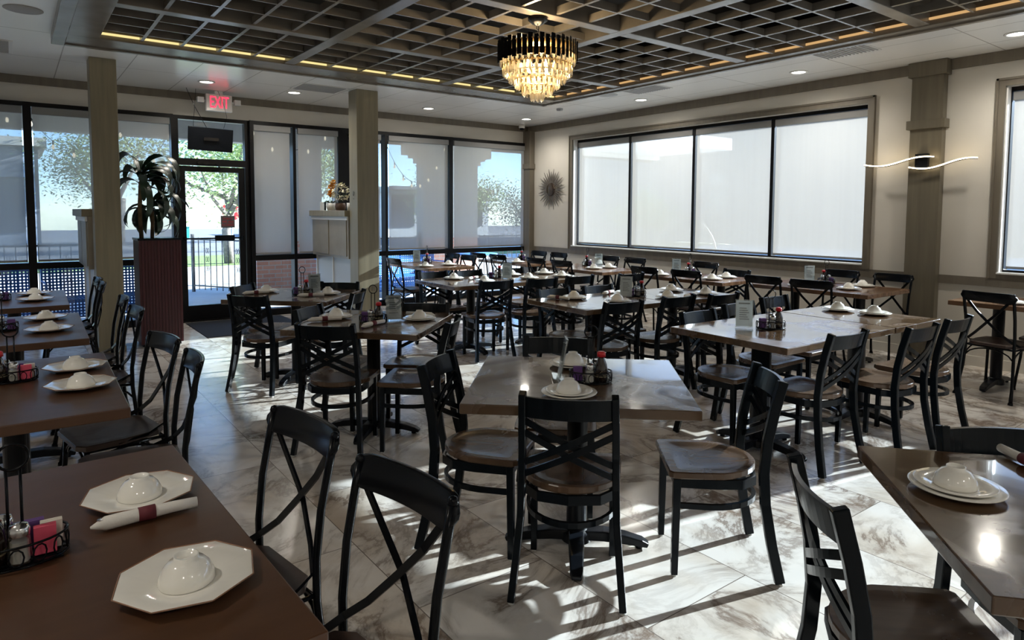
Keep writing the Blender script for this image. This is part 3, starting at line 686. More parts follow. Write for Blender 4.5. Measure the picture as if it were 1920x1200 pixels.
b = bm_new(); add_lathe(b, [(0, 0), (.035, 0), (.04, .10), (0, .10)], 20); o = obj('candle_jar', b, 'white', loc=(3.62, 8.47, ZL)); tag(o, 'pale jar against the right column on the cabinet ledge', 'jar')
b = bm_new(); add_box(b, -.012, .012, -.05, .05, 0, .12); o = obj('card_stand', b, 'card', loc=(3.60, 9.42, ZL)); tag(o, 'small white card stand at the far end of the cabinet ledge', 'card stand')
b = bm_new(); add_box(b, -.01, .01, -.012, .012, 0, .12); o = obj('phone_stand', b, 'metal', loc=(3.60, 9.30, ZL)); tag(o, 'narrow black stand beside the orchid on the ledge', 'stand')

# ---------------------------------------------------------------- planter and plant
t = thing('planter_box', 'tall oxblood red planter box left of the door', 'planter', (1.28, 8.36, 0))
b = bm_new(); add_box(b, -.21, .21, -.20, .20, .03, 1.17)
for i in range(14):
    x = -.20+.40*i/13; add_box(b, x-.010, x+.010, -.206, -.199, .03, 1.17)
obj('box', b, 'red', t)
b = bm_new(); add_box(b, -.218, .218, -.208, .208, 1.17, 1.195); obj('top_rim', b, 'metal', t, bevel=.003)
b = bm_new(); add_box(b, -.19, .19, -.18, .18, 0, .03); obj('plinth', b, 'metal', t)
t = thing('drooping_plant', 'tall dark green corn plant with drooping leaves in the red planter', 'plant', (1.18, 8.37, 1.195))
b = bm_new(); add_tube(b, [(-.05, 0, 0), (-.06, 0, .3), (-.04, 0, .62)], .022, 8); add_tube(b, [(.06, .03, 0), (.07, .03, .18), (.06, .02, .36)], .02, 8); obj('cane', b, 'stem', t)
b = bm_new()
rr = random.Random(3)
def leafstrip(b, base, az, L, rise, droop, w):
    if 2.7 < az % 6.283 < 4.5: az = (az + 2.6) % 6.283
    n = 9; pts = []; p = Vector(base); ang = rise; d = Vector((math.cos(az), math.sin(az), 0)); side = Vector((-math.sin(az), math.cos(az), 0))
    prev = None
    for i in range(n+1):
        s = i/n; wd = w*(.35+1.0*math.sin(PI*min(1, s*1.05))**.8)*(1 if s < .97 else .1); tw = .5*math.sin(s*5+az*3)
        sv_ = (side*math.cos(tw) + Vector((0, 0, 1))*math.sin(tw))*wd
        a_, c_ = b.verts.new(p+sv_), b.verts.new(p-sv_); m_ = b.verts.new(p - Vector((0, 0, 1))*wd*.25)
        if prev: b.faces.new((prev[0], a_, m_, prev[2])).smooth = True; b.faces.new((prev[2], m_, c_, prev[1])).smooth = True
        prev = (a_, c_, m_)
        p = p + (d*math.cos(ang) + Vector((0, 0, 1))*math.sin(ang))*L/n; ang -= droop/n*(1+.6*s)
for k in range(26):
    leafstrip(b, (-.04+rr.uniform(-.02, .02), rr.uniform(-.02, .02), .52+.26*rr.random()), rr.uniform(0, 6.28), rr.uniform(.50, .75), rr.uniform(.2, 1.25), rr.uniform(2.3, 3.1), .030)
for k in range(22):
    leafstrip(b, (.06, .02, .24+.14*rr.random()), rr.uniform(0, 6.28), rr.uniform(.42, .6), rr.uniform(.0, 1.0), rr.uniform(2.0, 2.9), .028)
o = obj('leaves', b, 'leaf', t)
# door mat
b = bm_new(); add_box(b, -.62, .62, -.62, .62, 0, .010); o = obj('door_mat', b, 'mat', loc=(2.40, 8.96, .0005), bevel=.004); tag(o, 'black entrance mat on the floor before the door', 'door mat')

# ---------------------------------------------------------------- sunburst, wave lamp
t = thing('sunburst_mirror', 'bronze sunburst ornament on the wall left of the long window', 'wall ornament', (XR-.02, 8.965, 1.90))
b = bm_new(); add_lathe(b, [(0, .02), (.105, .02), (.115, .008), (.115, -.012), (0, -.012)], 32)
bmesh.ops.rotate(b, verts=b.verts, cent=(0, 0, 0), matrix=Matrix.Rotation(-PI/2, 3, 'Y')); obj('centre_disc', b, 'mirror', t)
for k in range(32):
    a = 2*PI*k/32; L = .36 if k % 2 else .31; b = bm_new()
    add_tube(b, [(0, .11*math.cos(a), .11*math.sin(a)), (0, .2*math.cos(a), .2*math.sin(a)), (0, L*math.cos(a), L*math.sin(a))], 0, sx=[(.010, .004), (.013, .004), (.002, .002)], up=(1, 0, 0)); obj('ray', b, 'bronze', t)
t = thing('wave_lamp', 'black wall lamp with two glowing wavy bars on the pilaster', 'wall lamp', (XR-.10, 2.97, 2.04))
b = bm_new(); add_box(b, -.05, 0, -.06, .06, -.075, .075); obj('wall_plate', b, 'metal', t, bevel=.003)
def wavebar(y0, y1, z0, ph, dz):
    P_ = []
    for i in range(25):
        s = i/24; P_.append((-.06, y0+(y1-y0)*s, z0 + dz*s + .032*math.sin(ph+2*PI*.85*s)))
    b = bm_new(); add_tube(b, P_, 0, sx=(.006, .008), up=(1, 0, 0)); g = obj('light_bar', b, 'wave', t)
    b = bm_new(); add_tube(b, [(p[0]+.004, p[1], p[2]-.009) for p in P_], 0, sx=(.004, .008), up=(1, 0, 0)); obj('bar_channel', b, 'metal', t)
wavebar(.56, -.12, -.005, PI+.2, .02)
wavebar(.11, -.50, -.055, PI+.1, .035)

# ---------------------------------------------------------------- chairs
def seatpoly(w, d, back_round):
    P_ = [(-w/2+.015, d/2), (w/2-.015, d/2), (w/2, d/2-.02)]
    n = 18
    for i in range(n+1):
        a = -.20 + (PI+.40)*i/n if back_round else 0
        P_.append((w*.485*math.cos(a), -.015 - (d/2-.005)*max(math.sin(a), -.3) if math.sin(a) > 0 else -.015 - .3*math.sin(a)*.2))
    P_.append((-w/2, d/2-.02)); return P_
def seat_mesh(poly, z0, z1, dish=.010):
    """rounded slab with a shallow dish"""
    b = bm_new(); n = len(poly); cx = sum(p[0] for p in poly)/n; cy_ = sum(p[1] for p in poly)/n
    def ring(s, z): return [b.verts.new((cx+(x-cx)*s, cy_+(y-cy_)*s, z)) for x, y in poly]
    R = [ring(.97, z0), ring(1.0, z0+.006), ring(1.0, z1-.004), ring(.98, z1), ring(.84, z1), ring(.74, z1-dish*.45), ring(.62, z1-dish*.85), ring(.45, z1-dish), ring(.2, z1-dish)]
    for q, (A, B) in enumerate(zip(R, R[1:])):
        for i in range(n):
            f = b.faces.new((A[i], A[(i+1) % n], B[(i+1) % n], B[i])); f.smooth = q >= 4
    b.faces.new(R[0][::-1]); b.faces.new(R[-1]); return b
ZCH = .825
def make_wood_chair():
    t = thing('cross_back_chair', '', 'chair')
    # seat: straight front, round back
    P_ = [(-.185, .195), (.185, .195), (.20, .18), (.203, .10)]
    for i in range(1, 16):
        a = PI*i/16; P_.append((.203*math.cos(a), .02-.215*math.sin(a)))
    P_ += [(-.203, .10), (-.20, .18)]
    obj('seat', seat_mesh(P_[::-1], .420, .450, .010), 'seat', t)
    # rear posts, one each side: curved legs that become the back
    for s in (-1, 1):
        pts = [(s*.212, -.250, .008), (s*.198, -.217, .16), (s*.184, -.192, .32), (s*.180, -.185, .45), (s*.178, -.196, .58), (s*.176, -.220, .70), (s*.172, -.252, ZCH)]
        P2 = []
        for i in range(len(pts)-1):
            for q in range(3): P2.append(Vector(pts[i]).lerp(Vector(pts[i+1]), q/3))
        P2.append(Vector(pts[-1]))
        b = bm_new(); add_tube(b, P2, 0, sx=(.020, .014), up=(1, 0, 0)); leg = obj('leg', b, 'chair', t, bevel=.004)
        b = bm_new(); add_lathe(b, [(0, 0), (.013, 0), (.013, .008), (0, .008)], 12, cx=s*.212, cy=-.251); obj('glide', b, 'rubber', leg)
        b = bm_new(); add_tube(b, [(s*.172, .165, .008), (s*.170, .160, .415)], 0, sx=[(.0135, .0135), (.016, .016)], up=(1, 0, 0)); leg = obj('leg', b, 'chair', t, bevel=.003)
        b = bm_new(); add_lathe(b, [(0, 0), (.011, 0), (.011, .008), (0, .008)], 12, cx=s*.172, cy=.165); obj('glide', b, 'rubber', leg)
    # apron
    b = bm_new(); add_box(b, -.165, .165, .15, .168, .375, .414)
    add_tube(b, [(-.168, .15, .395), (-.178, 0, .395), (-.172, -.10, .395), (-.12, -.165, .395), (0, -.188, .395), (.12, -.165, .395), (.172, -.10, .395), (.178, 0, .395), (.168, .15, .395)], 0, sx=(.008, .019)); obj('seat_frame', b, 'chair', t)
    # crest rail: curved backward
    b = bm_new(); n = 12; pr = []
    for i in range(n+1):
        s = -1+2*i/n; y = -.245 - .030*(1-s*s); pr.append((s*.166, y))
    for i in range(n):
        (x0, y0), (x1, y1) = pr[i], pr[i+1]
        v = [b.verts.new(c) for c in ((x0, y0+.022, .728), (x1, y1+.022, .728), (x1, y1, ZCH-.012), (x0, y0, ZCH-.012), (x0, y0+.008, .728), (x1, y1+.008, .728), (x1, y1-.014, ZCH-.012), (x0, y0-.014, ZCH-.012))]
        for f in ((0, 1, 2, 3), (7, 6, 5, 4), (3, 2, 6, 7), (0, 4, 5, 1)): b.faces.new([v[q] for q in f]).smooth = False
    bmesh.ops.remove_doubles(b, verts=b.verts, dist=.0004)
    obj('crest_rail', b, 'chair', t)
    # two laths each way
    for s in (-1, 1):
        for z0, z1 in ((.712, .545), (.665, .498)):
            pts = []
            for i in range(11):
                q = i/10; x = s*(-.168+.336*q); z = z0+(z1-z0)*q; y = -.200 - .13*(z-.5)*1.0 - .022*math.sin(PI*q) + (.004 if s > 0 else -.004); pts.append((x, y, z))
            b = bm_new(); add_tube(b, pts, 0, sx=(.012, .0045), up=(0, 1, 0)); obj('back_lath', b, 'chair', t)
    # bent foot ring
    pts = []
    for i in range(17):
        a = PI*i/16; pts.append((.180*math.cos(a), .02-.215*math.sin(a), .300))
    pts = [(.170, .160, .300)] + pts + [(-.170, .160, .300)]
    b = bm_new(); add_tube(b, pts, 0, sx=(.008, .011)); obj('foot_ring', b, 'chair', t)
    return t
ZCM = .885
def make_metal_chair():
    t = thing('metal_bistro_chair', '', 'chair')
    P_ = [(-.15, .19), (.15, .19), (.19, .16), (.195, .0), (.165, -.15), (.12, -.185), (-.12, -.185), (-.165, -.15), (-.195, .0), (-.19, .16)]
    obj('seat', seat_mesh(P_[::-1], .425, .452, .006), 'seatdark', t)
    for s in (-1, 1):
        pts = [(s*.205, -.255, .006), (s*.196, -.225, .10), (s*.184, -.195, .24), (s*.178, -.180, .40), (s*.178, -.180, .52), (s*.180, -.196, .66), (s*.182, -.222, .78), (s*.182, -.238, .855)]
        b = bm_new(); add_tube(b, pts, [.015, .012, .012, .012, .012, .012, .012, .012], 10); add_lathe(b, [(0, -.015), (.010, -.012), (.014, 0), (.010, .010), (0, .014)], 10, cx=s*.182, cy=-.240, z0=.862)
        leg = obj('leg', b, 'metal', t)
        b = bm_new(); add_lathe(b, [(0, 0), (.019, 0), (.016, .018), (0, .018)], 12, cx=s*.205, cy=-.255); obj('foot_cap', b, 'metal', leg)
        pts = [(s*.195, .205, .006), (s*.185, .185, .12), (s*.170, .160, .28), (s*.165, .150, .42)]
        b = bm_new(); add_tube(b, pts, [.014, .011, .011, .012], 10); leg = obj('leg', b, 'metal', t)
        b = bm_new(); add_lathe(b, [(0, 0), (.018, 0), (.015, .018), (0, .018)], 12, cx=s*.195, cy=.205); obj('foot_cap', b, 'metal', leg)
    # arch braces under the seat
    b = bm_new()
    def arch(p0, p1):
        p0, p1 = Vector(p0), Vector(p1); pts = []
        for i in range(11):
            s = i/10; q = p0.lerp(p1, s); q.z = .33+.078*math.sin(PI*s)**.55; pts.append(q)
        add_tube(b, pts, .006, 6)
    arch((-.168, .155, .3), (.168, .155, .3)); arch((-.168, .155, .3), (-.178, -.185, .3)); arch((.168, .155, .3), (.178, -.185, .3)); arch((-.178, -.185, .3), (.178, -.185, .3))
    add_tube(b, [(-.168, .155, .418), (.168, .155, .418), (.178, -.17, .418), (-.178, -.17, .418)], .008, 6, closed=True)
    obj('seat_frame', b, 'metal', t)
    # crest: wide band with round ends
    b = bm_new(); n = 18; H_ = .082; W_ = .205; zc = .835
    cols = []
    for i in range(n+1):
        s = -1+2*i/n; x = s*W_; e = W_-abs(x); hh = H_/2 if e > H_/2 else math.sqrt(max(1e-6, (H_/2)**2-(H_/2-e)**2)); hh = max(hh, .006)
        y = -.232 - .030*(1-s*s); cols.append([b.verts.new((x, y+dy-.28*(z), zc+z)) for z, dy in ((-hh, .009), (hh, .009), (hh, -.009), (-hh, -.009))])
    for A, B in zip(cols, cols[1:]):
        for j in range(4):
            f = b.faces.new((A[j], A[(j+1) % 4], B[(j+1) % 4], B[j])); f.smooth = True
    b.faces.new(cols[0]); b.faces.new(cols[-1][::-1])
    obj('crest_rail', b, 'metal', t, bevel=.003)
    for s in (-1, 1):
        pts = [(s*-.150, -.236, .80), (s*-.08, -.238, .715), (0, -.230+.006*s, .63), (s*.10, -.205, .53), (s*.165, -.175, .475), (s*.182, -.10, .445), (s*.186, .03, .430)]
        b = bm_new(); add_tube(b, pts, 0, sx=(.010, .004), up=(0, 1, 0)); obj('cross_strap', b, 'metal', t)
    return t
# small shifts that keep tucked-in chairs clear of tables and of each other
ADJ = [(0, 0, 0), (0, 0, 0), (0, 0, 0), (0.060, 0.000, 0.00), (0.000, -0.045, 0.00), (0.050, 0.087, 0.00), (0.069, 0.040, 0.00), (-0.065, -0.113, 0.10), (0, 0, 0), (0.000, 0.015, 0.00), (0.060, 0.000, 0.00), (-0.030, -0.052, 0.00), (0, 0, 0), (0, 0, 0), (0, 0, 0), (0, 0, 0), (0.026, 0.015, 0.00), (0, 0, 0), (0, 0, 0), (-0.015, -0.026, 0.00), (0, 0, 0), (0, 0, 0), (-0.007, 0.013, 0.00), (-0.008, 0.013, 0.00), (0, 0, 0), (0, 0, 0), (0, 0, 0), (-0.015, 0.026, 0.00), (0, 0, 0), (0, 0, 0), (0, 0, 0), (0, 0, 0), (-0.015, 0.026, 0.00), (0, 0, 0), (0, 0, 0), (0, 0, 0), (0.000, 0.015, 0.00), (0, 0, 0), (0, 0, 0), (-0.015, 0.026, 0.00), (0, 0, 0), (-0.015, 0.026, 0.00), (0, 0, 0), (-0.052, -0.030, 0.00), (-0.100, 0.000, 0.00), (-0.015, -0.026, 0.00), (-0.008, 0.013, 0.00), (0, 0, 0), (-0.060, 0.000, 0.00), (0, 0, 0), (0, 0, 0), (0, 0, 0), (0, 0, 0), (0, 0, 0), (-0.013, -0.008, 0.00), (0, 0, 0), (0, 0, 0), (-0.015, 0.026, 0.00), (0, 0, 0), (-0.052, 0.030, 0.00), (0, 0, 0)]
CH = []
def place_chair(kind, crest, f, label, group):
    L_ = math.hypot(*f); f = (f[0]/L_, f[1]/L_); off = .25
    make = make_wood_chair if kind == 'A' else make_metal_chair
    dx, dy, dr = ADJ[len(CH)] if len(CH) < len(ADJ) else (0, 0, 0)
    o = first_or_dup(ST, 'chair'+kind, make, (crest[0]+f[0]*off+dx, crest[1]+f[1]*off+dy, 0), ftorot(f)+dr, label, group); CH.append(o)
    return o
WOOD = 'dark cross-back chair '
MET = 'black metal chair '
G1 = 'wooden cross-back chairs around the middle tables'; G2 = 'metal bistro chairs at the side tables'
for kind, c, f, l in [
    ('A', (1.625, 1.815), (.71, .70), 'seen from behind at the near side of the centre table'),
    ('A', (1.555, 2.655), (.60, -.80), 'at the left side of the centre table'),
    ('A', (2.565, 1.585), (-.76, .65), 'pulled out at the right side of the centre table'),
    ('A', (2.30, 2.725), (-.67, -.74), 'tucked behind the centre table'),
    ('A', (1.475, 3.885), (.68, .73), 'at the near side of the left-centre table'),
    ('A', (1.60, 4.53), (.66, -.75), 'at the far left side of the left-centre table'),
    ('A', (2.37, 4.30), (-.66, -.75), 'at the far side of the left-centre table'),
    ('A', (2.255, 3.66), (-.66, .75), 'at the right side of the left-centre table'),
    ('A', (1.49, 5.55), (.80, .60), 'at the near left side of the table nearest the door'),
    ('A', (1.66, 6.32), (.70, -.71), 'at the far left side of the table nearest the door'),
    ('A', (2.43, 6.08), (-.62, -.78), 'at the far side of the table nearest the door'),
    ('A', (2.355, 5.33), (-.77, .64), 'at the right side of the table nearest the door'),
    ('A', (3.84, 5.38), (.16, .99), 'left one on the near side of the far double table'),
    ('A', (4.36, 5.29), (.10, .99), 'middle one on the near side of the far double table'),
    ('A', (4.88, 5.28), (.08, 1), 'third from left on the near side of the far double table'),
    ('A', (5.54, 5.15), (.06, 1), 'rightmost on the near side of the far double table'),
    ('A', (3.78, 6.57), (.0, -1), 'left one on the far side of the far double table'),
    ('A', (4.25, 6.53), (.0, -1), 'middle one on the far side of the far double table'),
    ('A', (4.83, 6.47), (.0, -1), 'right one on the far side of the far double table'),
    ('A', (3.745, 3.565), (.14, .99), 'left one on the near side of the middle double table'),
    ('A', (4.36, 3.52), (.06, 1), 'middle one on the near side of the middle double table'),
    ('A', (4.80, 3.40), (.05, 1), 'right one on the near side of the middle double table'),
    ('A', (3.85, 4.50), (.0, -1), 'left one on the far side of the middle double table'),
    ('A', (4.36, 4.46), (.0, -1), 'right one on the far side of the middle double table'),
    ('A', (3.82, 1.865), (.07, 1), 'left one on the near side of the glossy double table'),
    ('A', (4.42, 1.71), (.05, 1), 'middle one on the near side of the glossy double table'),
    ('A', (4.97, 1.71), (.02, 1), 'right one on the near side of the glossy double table'),
    ('A', (3.80, 2.87), (.02, -1), 'left one on the far side of the glossy double table'),
    ('A', (4.38, 2.98), (.0, -1), 'middle one on the far side of the glossy double table'),
    ('A', (4.97, 3.05), (.0, -1), 'right one on the far side of the glossy double table'),
    ('A', (1.615, .86), (.72, -.69), 'left of the dark table in the bottom right corner'),
    ('A', (2.49, .73), (-.66, -.75), 'behind the dark table in the bottom right corner'),
    ('A', (6.98, 4.74), (-1, .05), 'against the wall at the middle window table'),
    ]: place_chair(kind, c, f, WOOD + l, G1)
for kind, c, f, l in [
    ('B', (.735, 1.40), (-1, -.16), 'nearest the camera at the left table in the foreground'),
    ('B', (.69, 1.965), (-1, -.16), 'far one of the pair at the left table in the foreground'),
    ('B', (.61, 3.11), (-1, .06), 'near one of the pair at the second left table'),
    ('B', (.59, 3.68), (-1, -.18), 'far one of the pair at the second left table'),
    ('B', (.62, 4.86), (-1, -.04), 'near one of the pair at the third left table'),
    ('B', (.62, 5.50), (-1, .02), 'far one of the pair at the third left table'),
    ('B', (.61, 6.68), (-1, .03), 'near one of the pair at the farthest left table'),
    ('B', (.61, 7.18), (-1, -.03), 'far one of the pair at the farthest left table'),
    ('B', (6.01, 3.28), (1, .16), 'on the aisle side of the nearest window table, right one'),
    ('B', (5.99, 3.81), (1, .04), 'on the aisle side of the nearest window table, left one'),
    ('B', (5.92, 4.70), (1, .03), 'on the aisle side of the middle window table, right one'),
    ('B', (5.95, 5.26), (1, .03), 'on the aisle side of the middle window table, left one'),
    ('B', (5.72, 6.58), (1, .02), 'on the aisle side of the third window table, right one'),
    ('B', (5.73, 7.10), (1, .0), 'on the aisle side of the third window table, left one'),
    ('B', (5.70, 7.98), (1, .03), 'on the aisle side of the corner table, right one'),
    ('B', (5.74, 8.47), (1, .03), 'on the aisle side of the corner table, left one'),
    ('B', (7.36, 3.15), (-1, .03), 'on the wall side of the nearest window table, right one beside the pilaster'),
    ('B', (7.36, 3.69), (-1, .03), 'on the wall side of the nearest window table, left one'),
    ('B', (7.08, 5.30), (-1, .03), 'on the wall side of the middle window table, left one'),
    ('B', (6.92, 6.36), (-1, .02), 'on the wall side of the third window table, right one'),
    ('B', (6.92, 6.86), (-1, .02), 'on the wall side of the third window table, left one'),
    ('B', (6.80, 7.83), (-1, .02), 'on the wall side of the corner table, right one'),
    ('B', (6.80, 8.33), (-1, .02), 'on the wall side of the corner table, left one'),
    ('B', (4.06, 8.09), (1, .0), 'left of the table before the back glazing, beside the right column'),
    ('B', (5.28, 8.03), (-1, .0), 'right of the table before the back glazing, near one'),
    ('B', (5.31, 8.57), (-1, .0), 'right of the table before the back glazing, far one'),
    ('B', (6.315, 1.935), (1, -.14), 'on the aisle side of the table at the right edge'),
    ('B', (7.28, 1.72), (-1, .0), 'on the wall side of the table at the right edge'),
    ]: place_chair(kind, c, f, MET + l, G2)

# ---------------------------------------------------------------- tables
ZTB = .76
def base_mesh(t, x, y, along=None, h=.715, foot=.31, r=.045):
    b = bm_new(); add_lathe(b, [(r, .05), (r, h), (r*1.6, h+.001), (r*1.6, h+.006), (0, h+.006)], 20, cx=x, cy=y); add_lathe(b, [(r*1.5, .03), (r*1.5, .07), (r, .085)], 20, cx=x, cy=y)
    obj('column', b, 'iron', t)
    b = bm_new(); add_box(b, x-.15, x+.15, y-.025, y+.025, h-.004, h+.008); add_box(b, x-.025, x+.025, y-.15, y+.15, h-.004, h+.008); obj('top_plate', b, 'iron', t)
    dirs = [PI/4+k*PI/2 for k in range(4)] if along is None else [along, along+PI]
    if along is None: dirs = [k*PI/2 for k in range(4)]
    for a in dirs:
        b = bm_new(); ca, sa = math.cos(a), math.sin(a)
        pts = [(x+ca*q, y+sa*q, z) for q, z in ((.02, .060), (.12, .058), (foot*.7, .046), (foot-.02, .030), (foot+.01, .018))]
        add_tube(b, pts, 0, sx=[(.036, .022), (.034, .022), (.030, .020), (.027, .016), (.020, .010)]); 
        add_lathe(b, [(0, 0), (.017, 0), (.017, .02), (0, .02)], 10, cx=x+ca*(foot-.03), cy=y+sa*(foot-.03))
        obj('foot', b, 'iron', t, bevel=.005)
def table(label, x, y, rot, w, d, top, bases, group, th=.040, along=None, foot=.31, r=.045, cat='table'):
    t = thing('dining_table', label, cat, (x, y, 0), rot, group)
    b = bm_new(); add_box(b, -w/2, w/2, -d/2, d/2, ZTB-th, ZTB); o = obj('table_top', b, top, t, bevel=.004)
    for bx, by in bases: base_mesh(t, bx, by, along=along, foot=foot, h=ZTB-th-.006, r=r)
    return t
R_ = math.radians
GT = 'square tables set diagonally in the middle'; GL = 'tables in the left row'; GW = 'window side tables'; GD = 'tables pushed together in rows'
table('square resin-topped centre table with cloudy glare on its right half', 1.985, 2.155, R_(-42), .92, .87, 'top_mid', [(0, 0)], GT)
table('square table left of the centre table, below the right column', 1.93, 4.14, R_(-46), .89, .88, 'top_mid', [(0, 0)], GT)
table('square table nearest the door mat and the planter', 1.99, 5.86, R_(-44), .91, .88, 'top_mid', [(0, 0)], GT)
table('left half of the far double table, before the back glazing', 3.92, 5.97, R_(-2), .90, .86, 'top_mid', [(0, 0)], GD)
table('right half of the far double table, farther from the columns', 4.83, 5.93, R_(-2), .90, .86, 'top_mid', [(0, 0)], GD)
table('left half of the middle double table with the leaning menu', 3.91, 4.02, R_(-2), .90, .76, 'top_mid', [(0, 0)], GD)
table('right half of the middle double table', 4.82, 3.97, R_(-2.6), .90, .76, 'top_mid', [(0, 0)], GD)
table('shiny white-glaring left half of the double table on the right', 3.985, 2.375, R_(-2), 1.20, .84, 'top_mid', [(-.22, 0)], GD, r=.06)
table('short brown right half of the double table on the right', 4.915, 2.34, R_(-2), .64, .84, 'top_mid', [(0, 0)], GD, r=.06)
table('dark table in the bottom right corner of the photo', 2.11, .39, R_(-48.5), .88, .86, 'top_mid', [(0, 0)], GT)
for lab, yc in (('brown table in the left foreground with the napkin roll', 1.68), ('second brown table of the left row', 3.43), ('third brown table of the left row', 5.115), ('farthest brown table of the left row', 6.81)):
    table(lab, -.02 if yc > 2 else .01, yc, R_(2) if yc < 2 else R_(-1.2), .72 if yc > 2 else .78, 1.20, 'top_left', [(0, -.33), (0, .33)], GL, along=0, foot=.27, r=.038)
table('long plank table nearest the pilaster at the window wall', 6.63, 3.48, 0, .86, 1.22, 'top_wall', [(0, -.34), (0, .34)], GW, along=0, foot=.27)
table('middle plank table below the long window', 6.36, 4.90, R_(1), .74, 1.22, 'top_wall', [(0, -.34), (0, .34)], GW, along=0, foot=.27)
table('third plank table below the long window', 6.155, 6.50, 0, .70, 1.22, 'top_wall', [(0, -.34), (0, .34)], GW, along=0, foot=.27)
table('reddish plank table in the back corner', 6.17, 8.03, 0, .72, 1.22, 'top_wall', [(0, -.34), (0, .34)], GW, along=0, foot=.27)
table('plank table before the back glazing, right of the right column', 4.66, 8.15, 0, .72, 1.20, 'top_wall', [(0, -.34), (0, .34)], GW, along=0, foot=.27)
table('plank table at the right edge of the photo', 6.80, 1.70, 0, .72, 1.22, 'top_wall', [(0, -.34), (0, .34)], GW, along=0, foot=.30)

# ---------------------------------------------------------------- tableware
ZP = ZTB + .0005
def make_round_plate(r=.114):
    t = thing('dinner_plate', '', 'plate'); b = bm_new()
    add_lathe(b, [(0, .0), (r*.55, 0), (r*.62, .004), (r*.98, .013), (r, .016), (r*.97, .018), (r*.66, .009), (r*.55, .006), (0, .006)], 48); obj('plate_body', b, 'china', t); return t
def make_small_plate(): 
    t = thing('side_plate', '', 'plate'); b = bm_new(); r = .098
    add_lathe(b, [(0, .0), (r*.55, 0), (r*.62, .004), (r*.98, .013), (r, .016), (r*.97, .018), (r*.66, .009), (r*.55, .006), (0, .006)], 48); obj('plate_body', b, 'china', t); return t
def make_bowl():
    t = thing('upturned_bowl', '', 'bowl'); b = bm_new()
    add_lathe(b, [(.051, 0), (.0525, .003), (.050, .016), (.043, .031), (.033, .042), (.023, .047), (.0225, .053), (.0205, .053), (.0195, .048), (0, .046)], 40)
    add_lathe(b, [(.051, 0), (.0495, .001), (.046, .016), (.039, .029), (.029, .039), (0, .043)], 40); obj('bowl_body', b, 'china', t); return t
def make_oct_plate():
    t = thing('octagonal_plate', '', 'plate'); R = .132; 
    def ring(b, s, z, sub=4):
        P_ = []
        for i in range(8):
            a0 = 2*PI*i/8; a1 = 2*PI*(i+1)/8
            for q in range(sub):
                u = q/sub; p = Vector((math.cos(a0), math.sin(a0))).lerp(Vector((math.cos(a1), math.sin(a1))), u)
                rr = 1.0 + .0*u; 
                c = Vector((p.x, p.y)).normalized()*(.72*R) ; e = Vector((p.x, p.y))*R
                w = min(1, max(0, (s-.6)/.4)); v = (c.lerp(e, w))*s/(1 if w > 0 else 1)
                P_.append(b.verts.new((v.x, v.y, z)))
        return P_
    b = bm_new(); specs = [(.55, 0), (.62, 0), (.97, .016), (1.0, .020), (.985, .0215), (.66, .009), (.55, .006)]
    Rg = [ring(b, s, z) for s, z in specs]
    for A, B in zip(Rg, Rg[1:]):
        for i in range(len(A)): f = b.faces.new((A[i], A[(i+1) % len(A)], B[(i+1) % len(A)], B[i])); f.smooth = True
    b.faces.new(Rg[0][::-1]); b.faces.new(Rg[-1]); obj('plate_body', b, 'china', t)
    b = bm_new(); pts = [(v[0], v[1], .0212) for v in [((math.cos(2*PI*i/8))*R*1.0, math.sin(2*PI*i/8)*R*1.0) for i in range(8)]]
    add_tube(b, pts, .0014, 6, closed=True); obj('rim_line', b, 'china_rim', t); return t
def make_napkin():
    t = thing('napkin_roll', '', 'napkin roll'); b = bm_new()
    add_tube(b, [(-.115, 0, .010), (-.085, .0, .013), (-.05, 0, .014), (0, 0, .0145), (.06, .002, .014), (.11, 0, .013)], [.003, .016, .016, .0142, .0132, .0125], 14)
    obj('napkin', b, 'napkin', t)
    b = bm_new(); add_tube(b, [(-.018, 0, .0146), (.018, 0, .0146)], .0168, 16); obj('paper_band', b, 'burgundy', t)
    b = bm_new(); add_lathe(b, [(0, 0), (.012, .001), (.014, .003), (.0, .004)], 16, cx=-.088, cy=.001, z0=.0215, sy=.6); obj('spoon_tip', b, 'steel', t)
    return t
def plate_set(x, y, desc, kind='round', rot=0):
    if kind == 'oct':
        first_or_dup(ST, 'oct', make_oct_plate, (x, y, ZP), rot, 'octagonal plate ' + desc, 'octagonal plates on the left tables')
        first_or_dup(ST, 'bowl', make_bowl, (x, y, ZP+.0067), rot, 'upturned bowl on the octagonal plate ' + desc, 'upturned bowls')
    else:
        first_or_dup(ST, 'plate', make_round_plate, (x, y, ZP), rot, 'white dinner plate ' + desc, 'round plates')
        first_or_dup(ST, 'splate', make_small_plate, (x+.002, y+.004, ZP+.0066), rot, 'small plate on top ' + desc, 'stacked side plates')
        first_or_dup(ST, 'bowl', make_bowl, (x+.002, y+.004, ZP+.0132), rot, 'upturned white bowl ' + desc, 'upturned bowls')
for x, y, d, r in [(.235, 1.905, 'behind the napkin roll on the left foreground table', .12), (.25, 1.405, 'nearest the camera on the left foreground table', .15),
                (.205, 3.66, 'farther one on the second left table', .1), (.20, 3.27, 'nearer one on the second left table', 0),
                (.15, 5.46, 'farther one on the third left table', .2), (.15, 4.92, 'nearer one on the third left table', .1),
                (.12, 7.10, 'farther one on the farthest left table', 0), (.12, 6.64, 'nearer one on the farthest left table', .1)]:
    plate_set(x, y, d, 'oct', r)
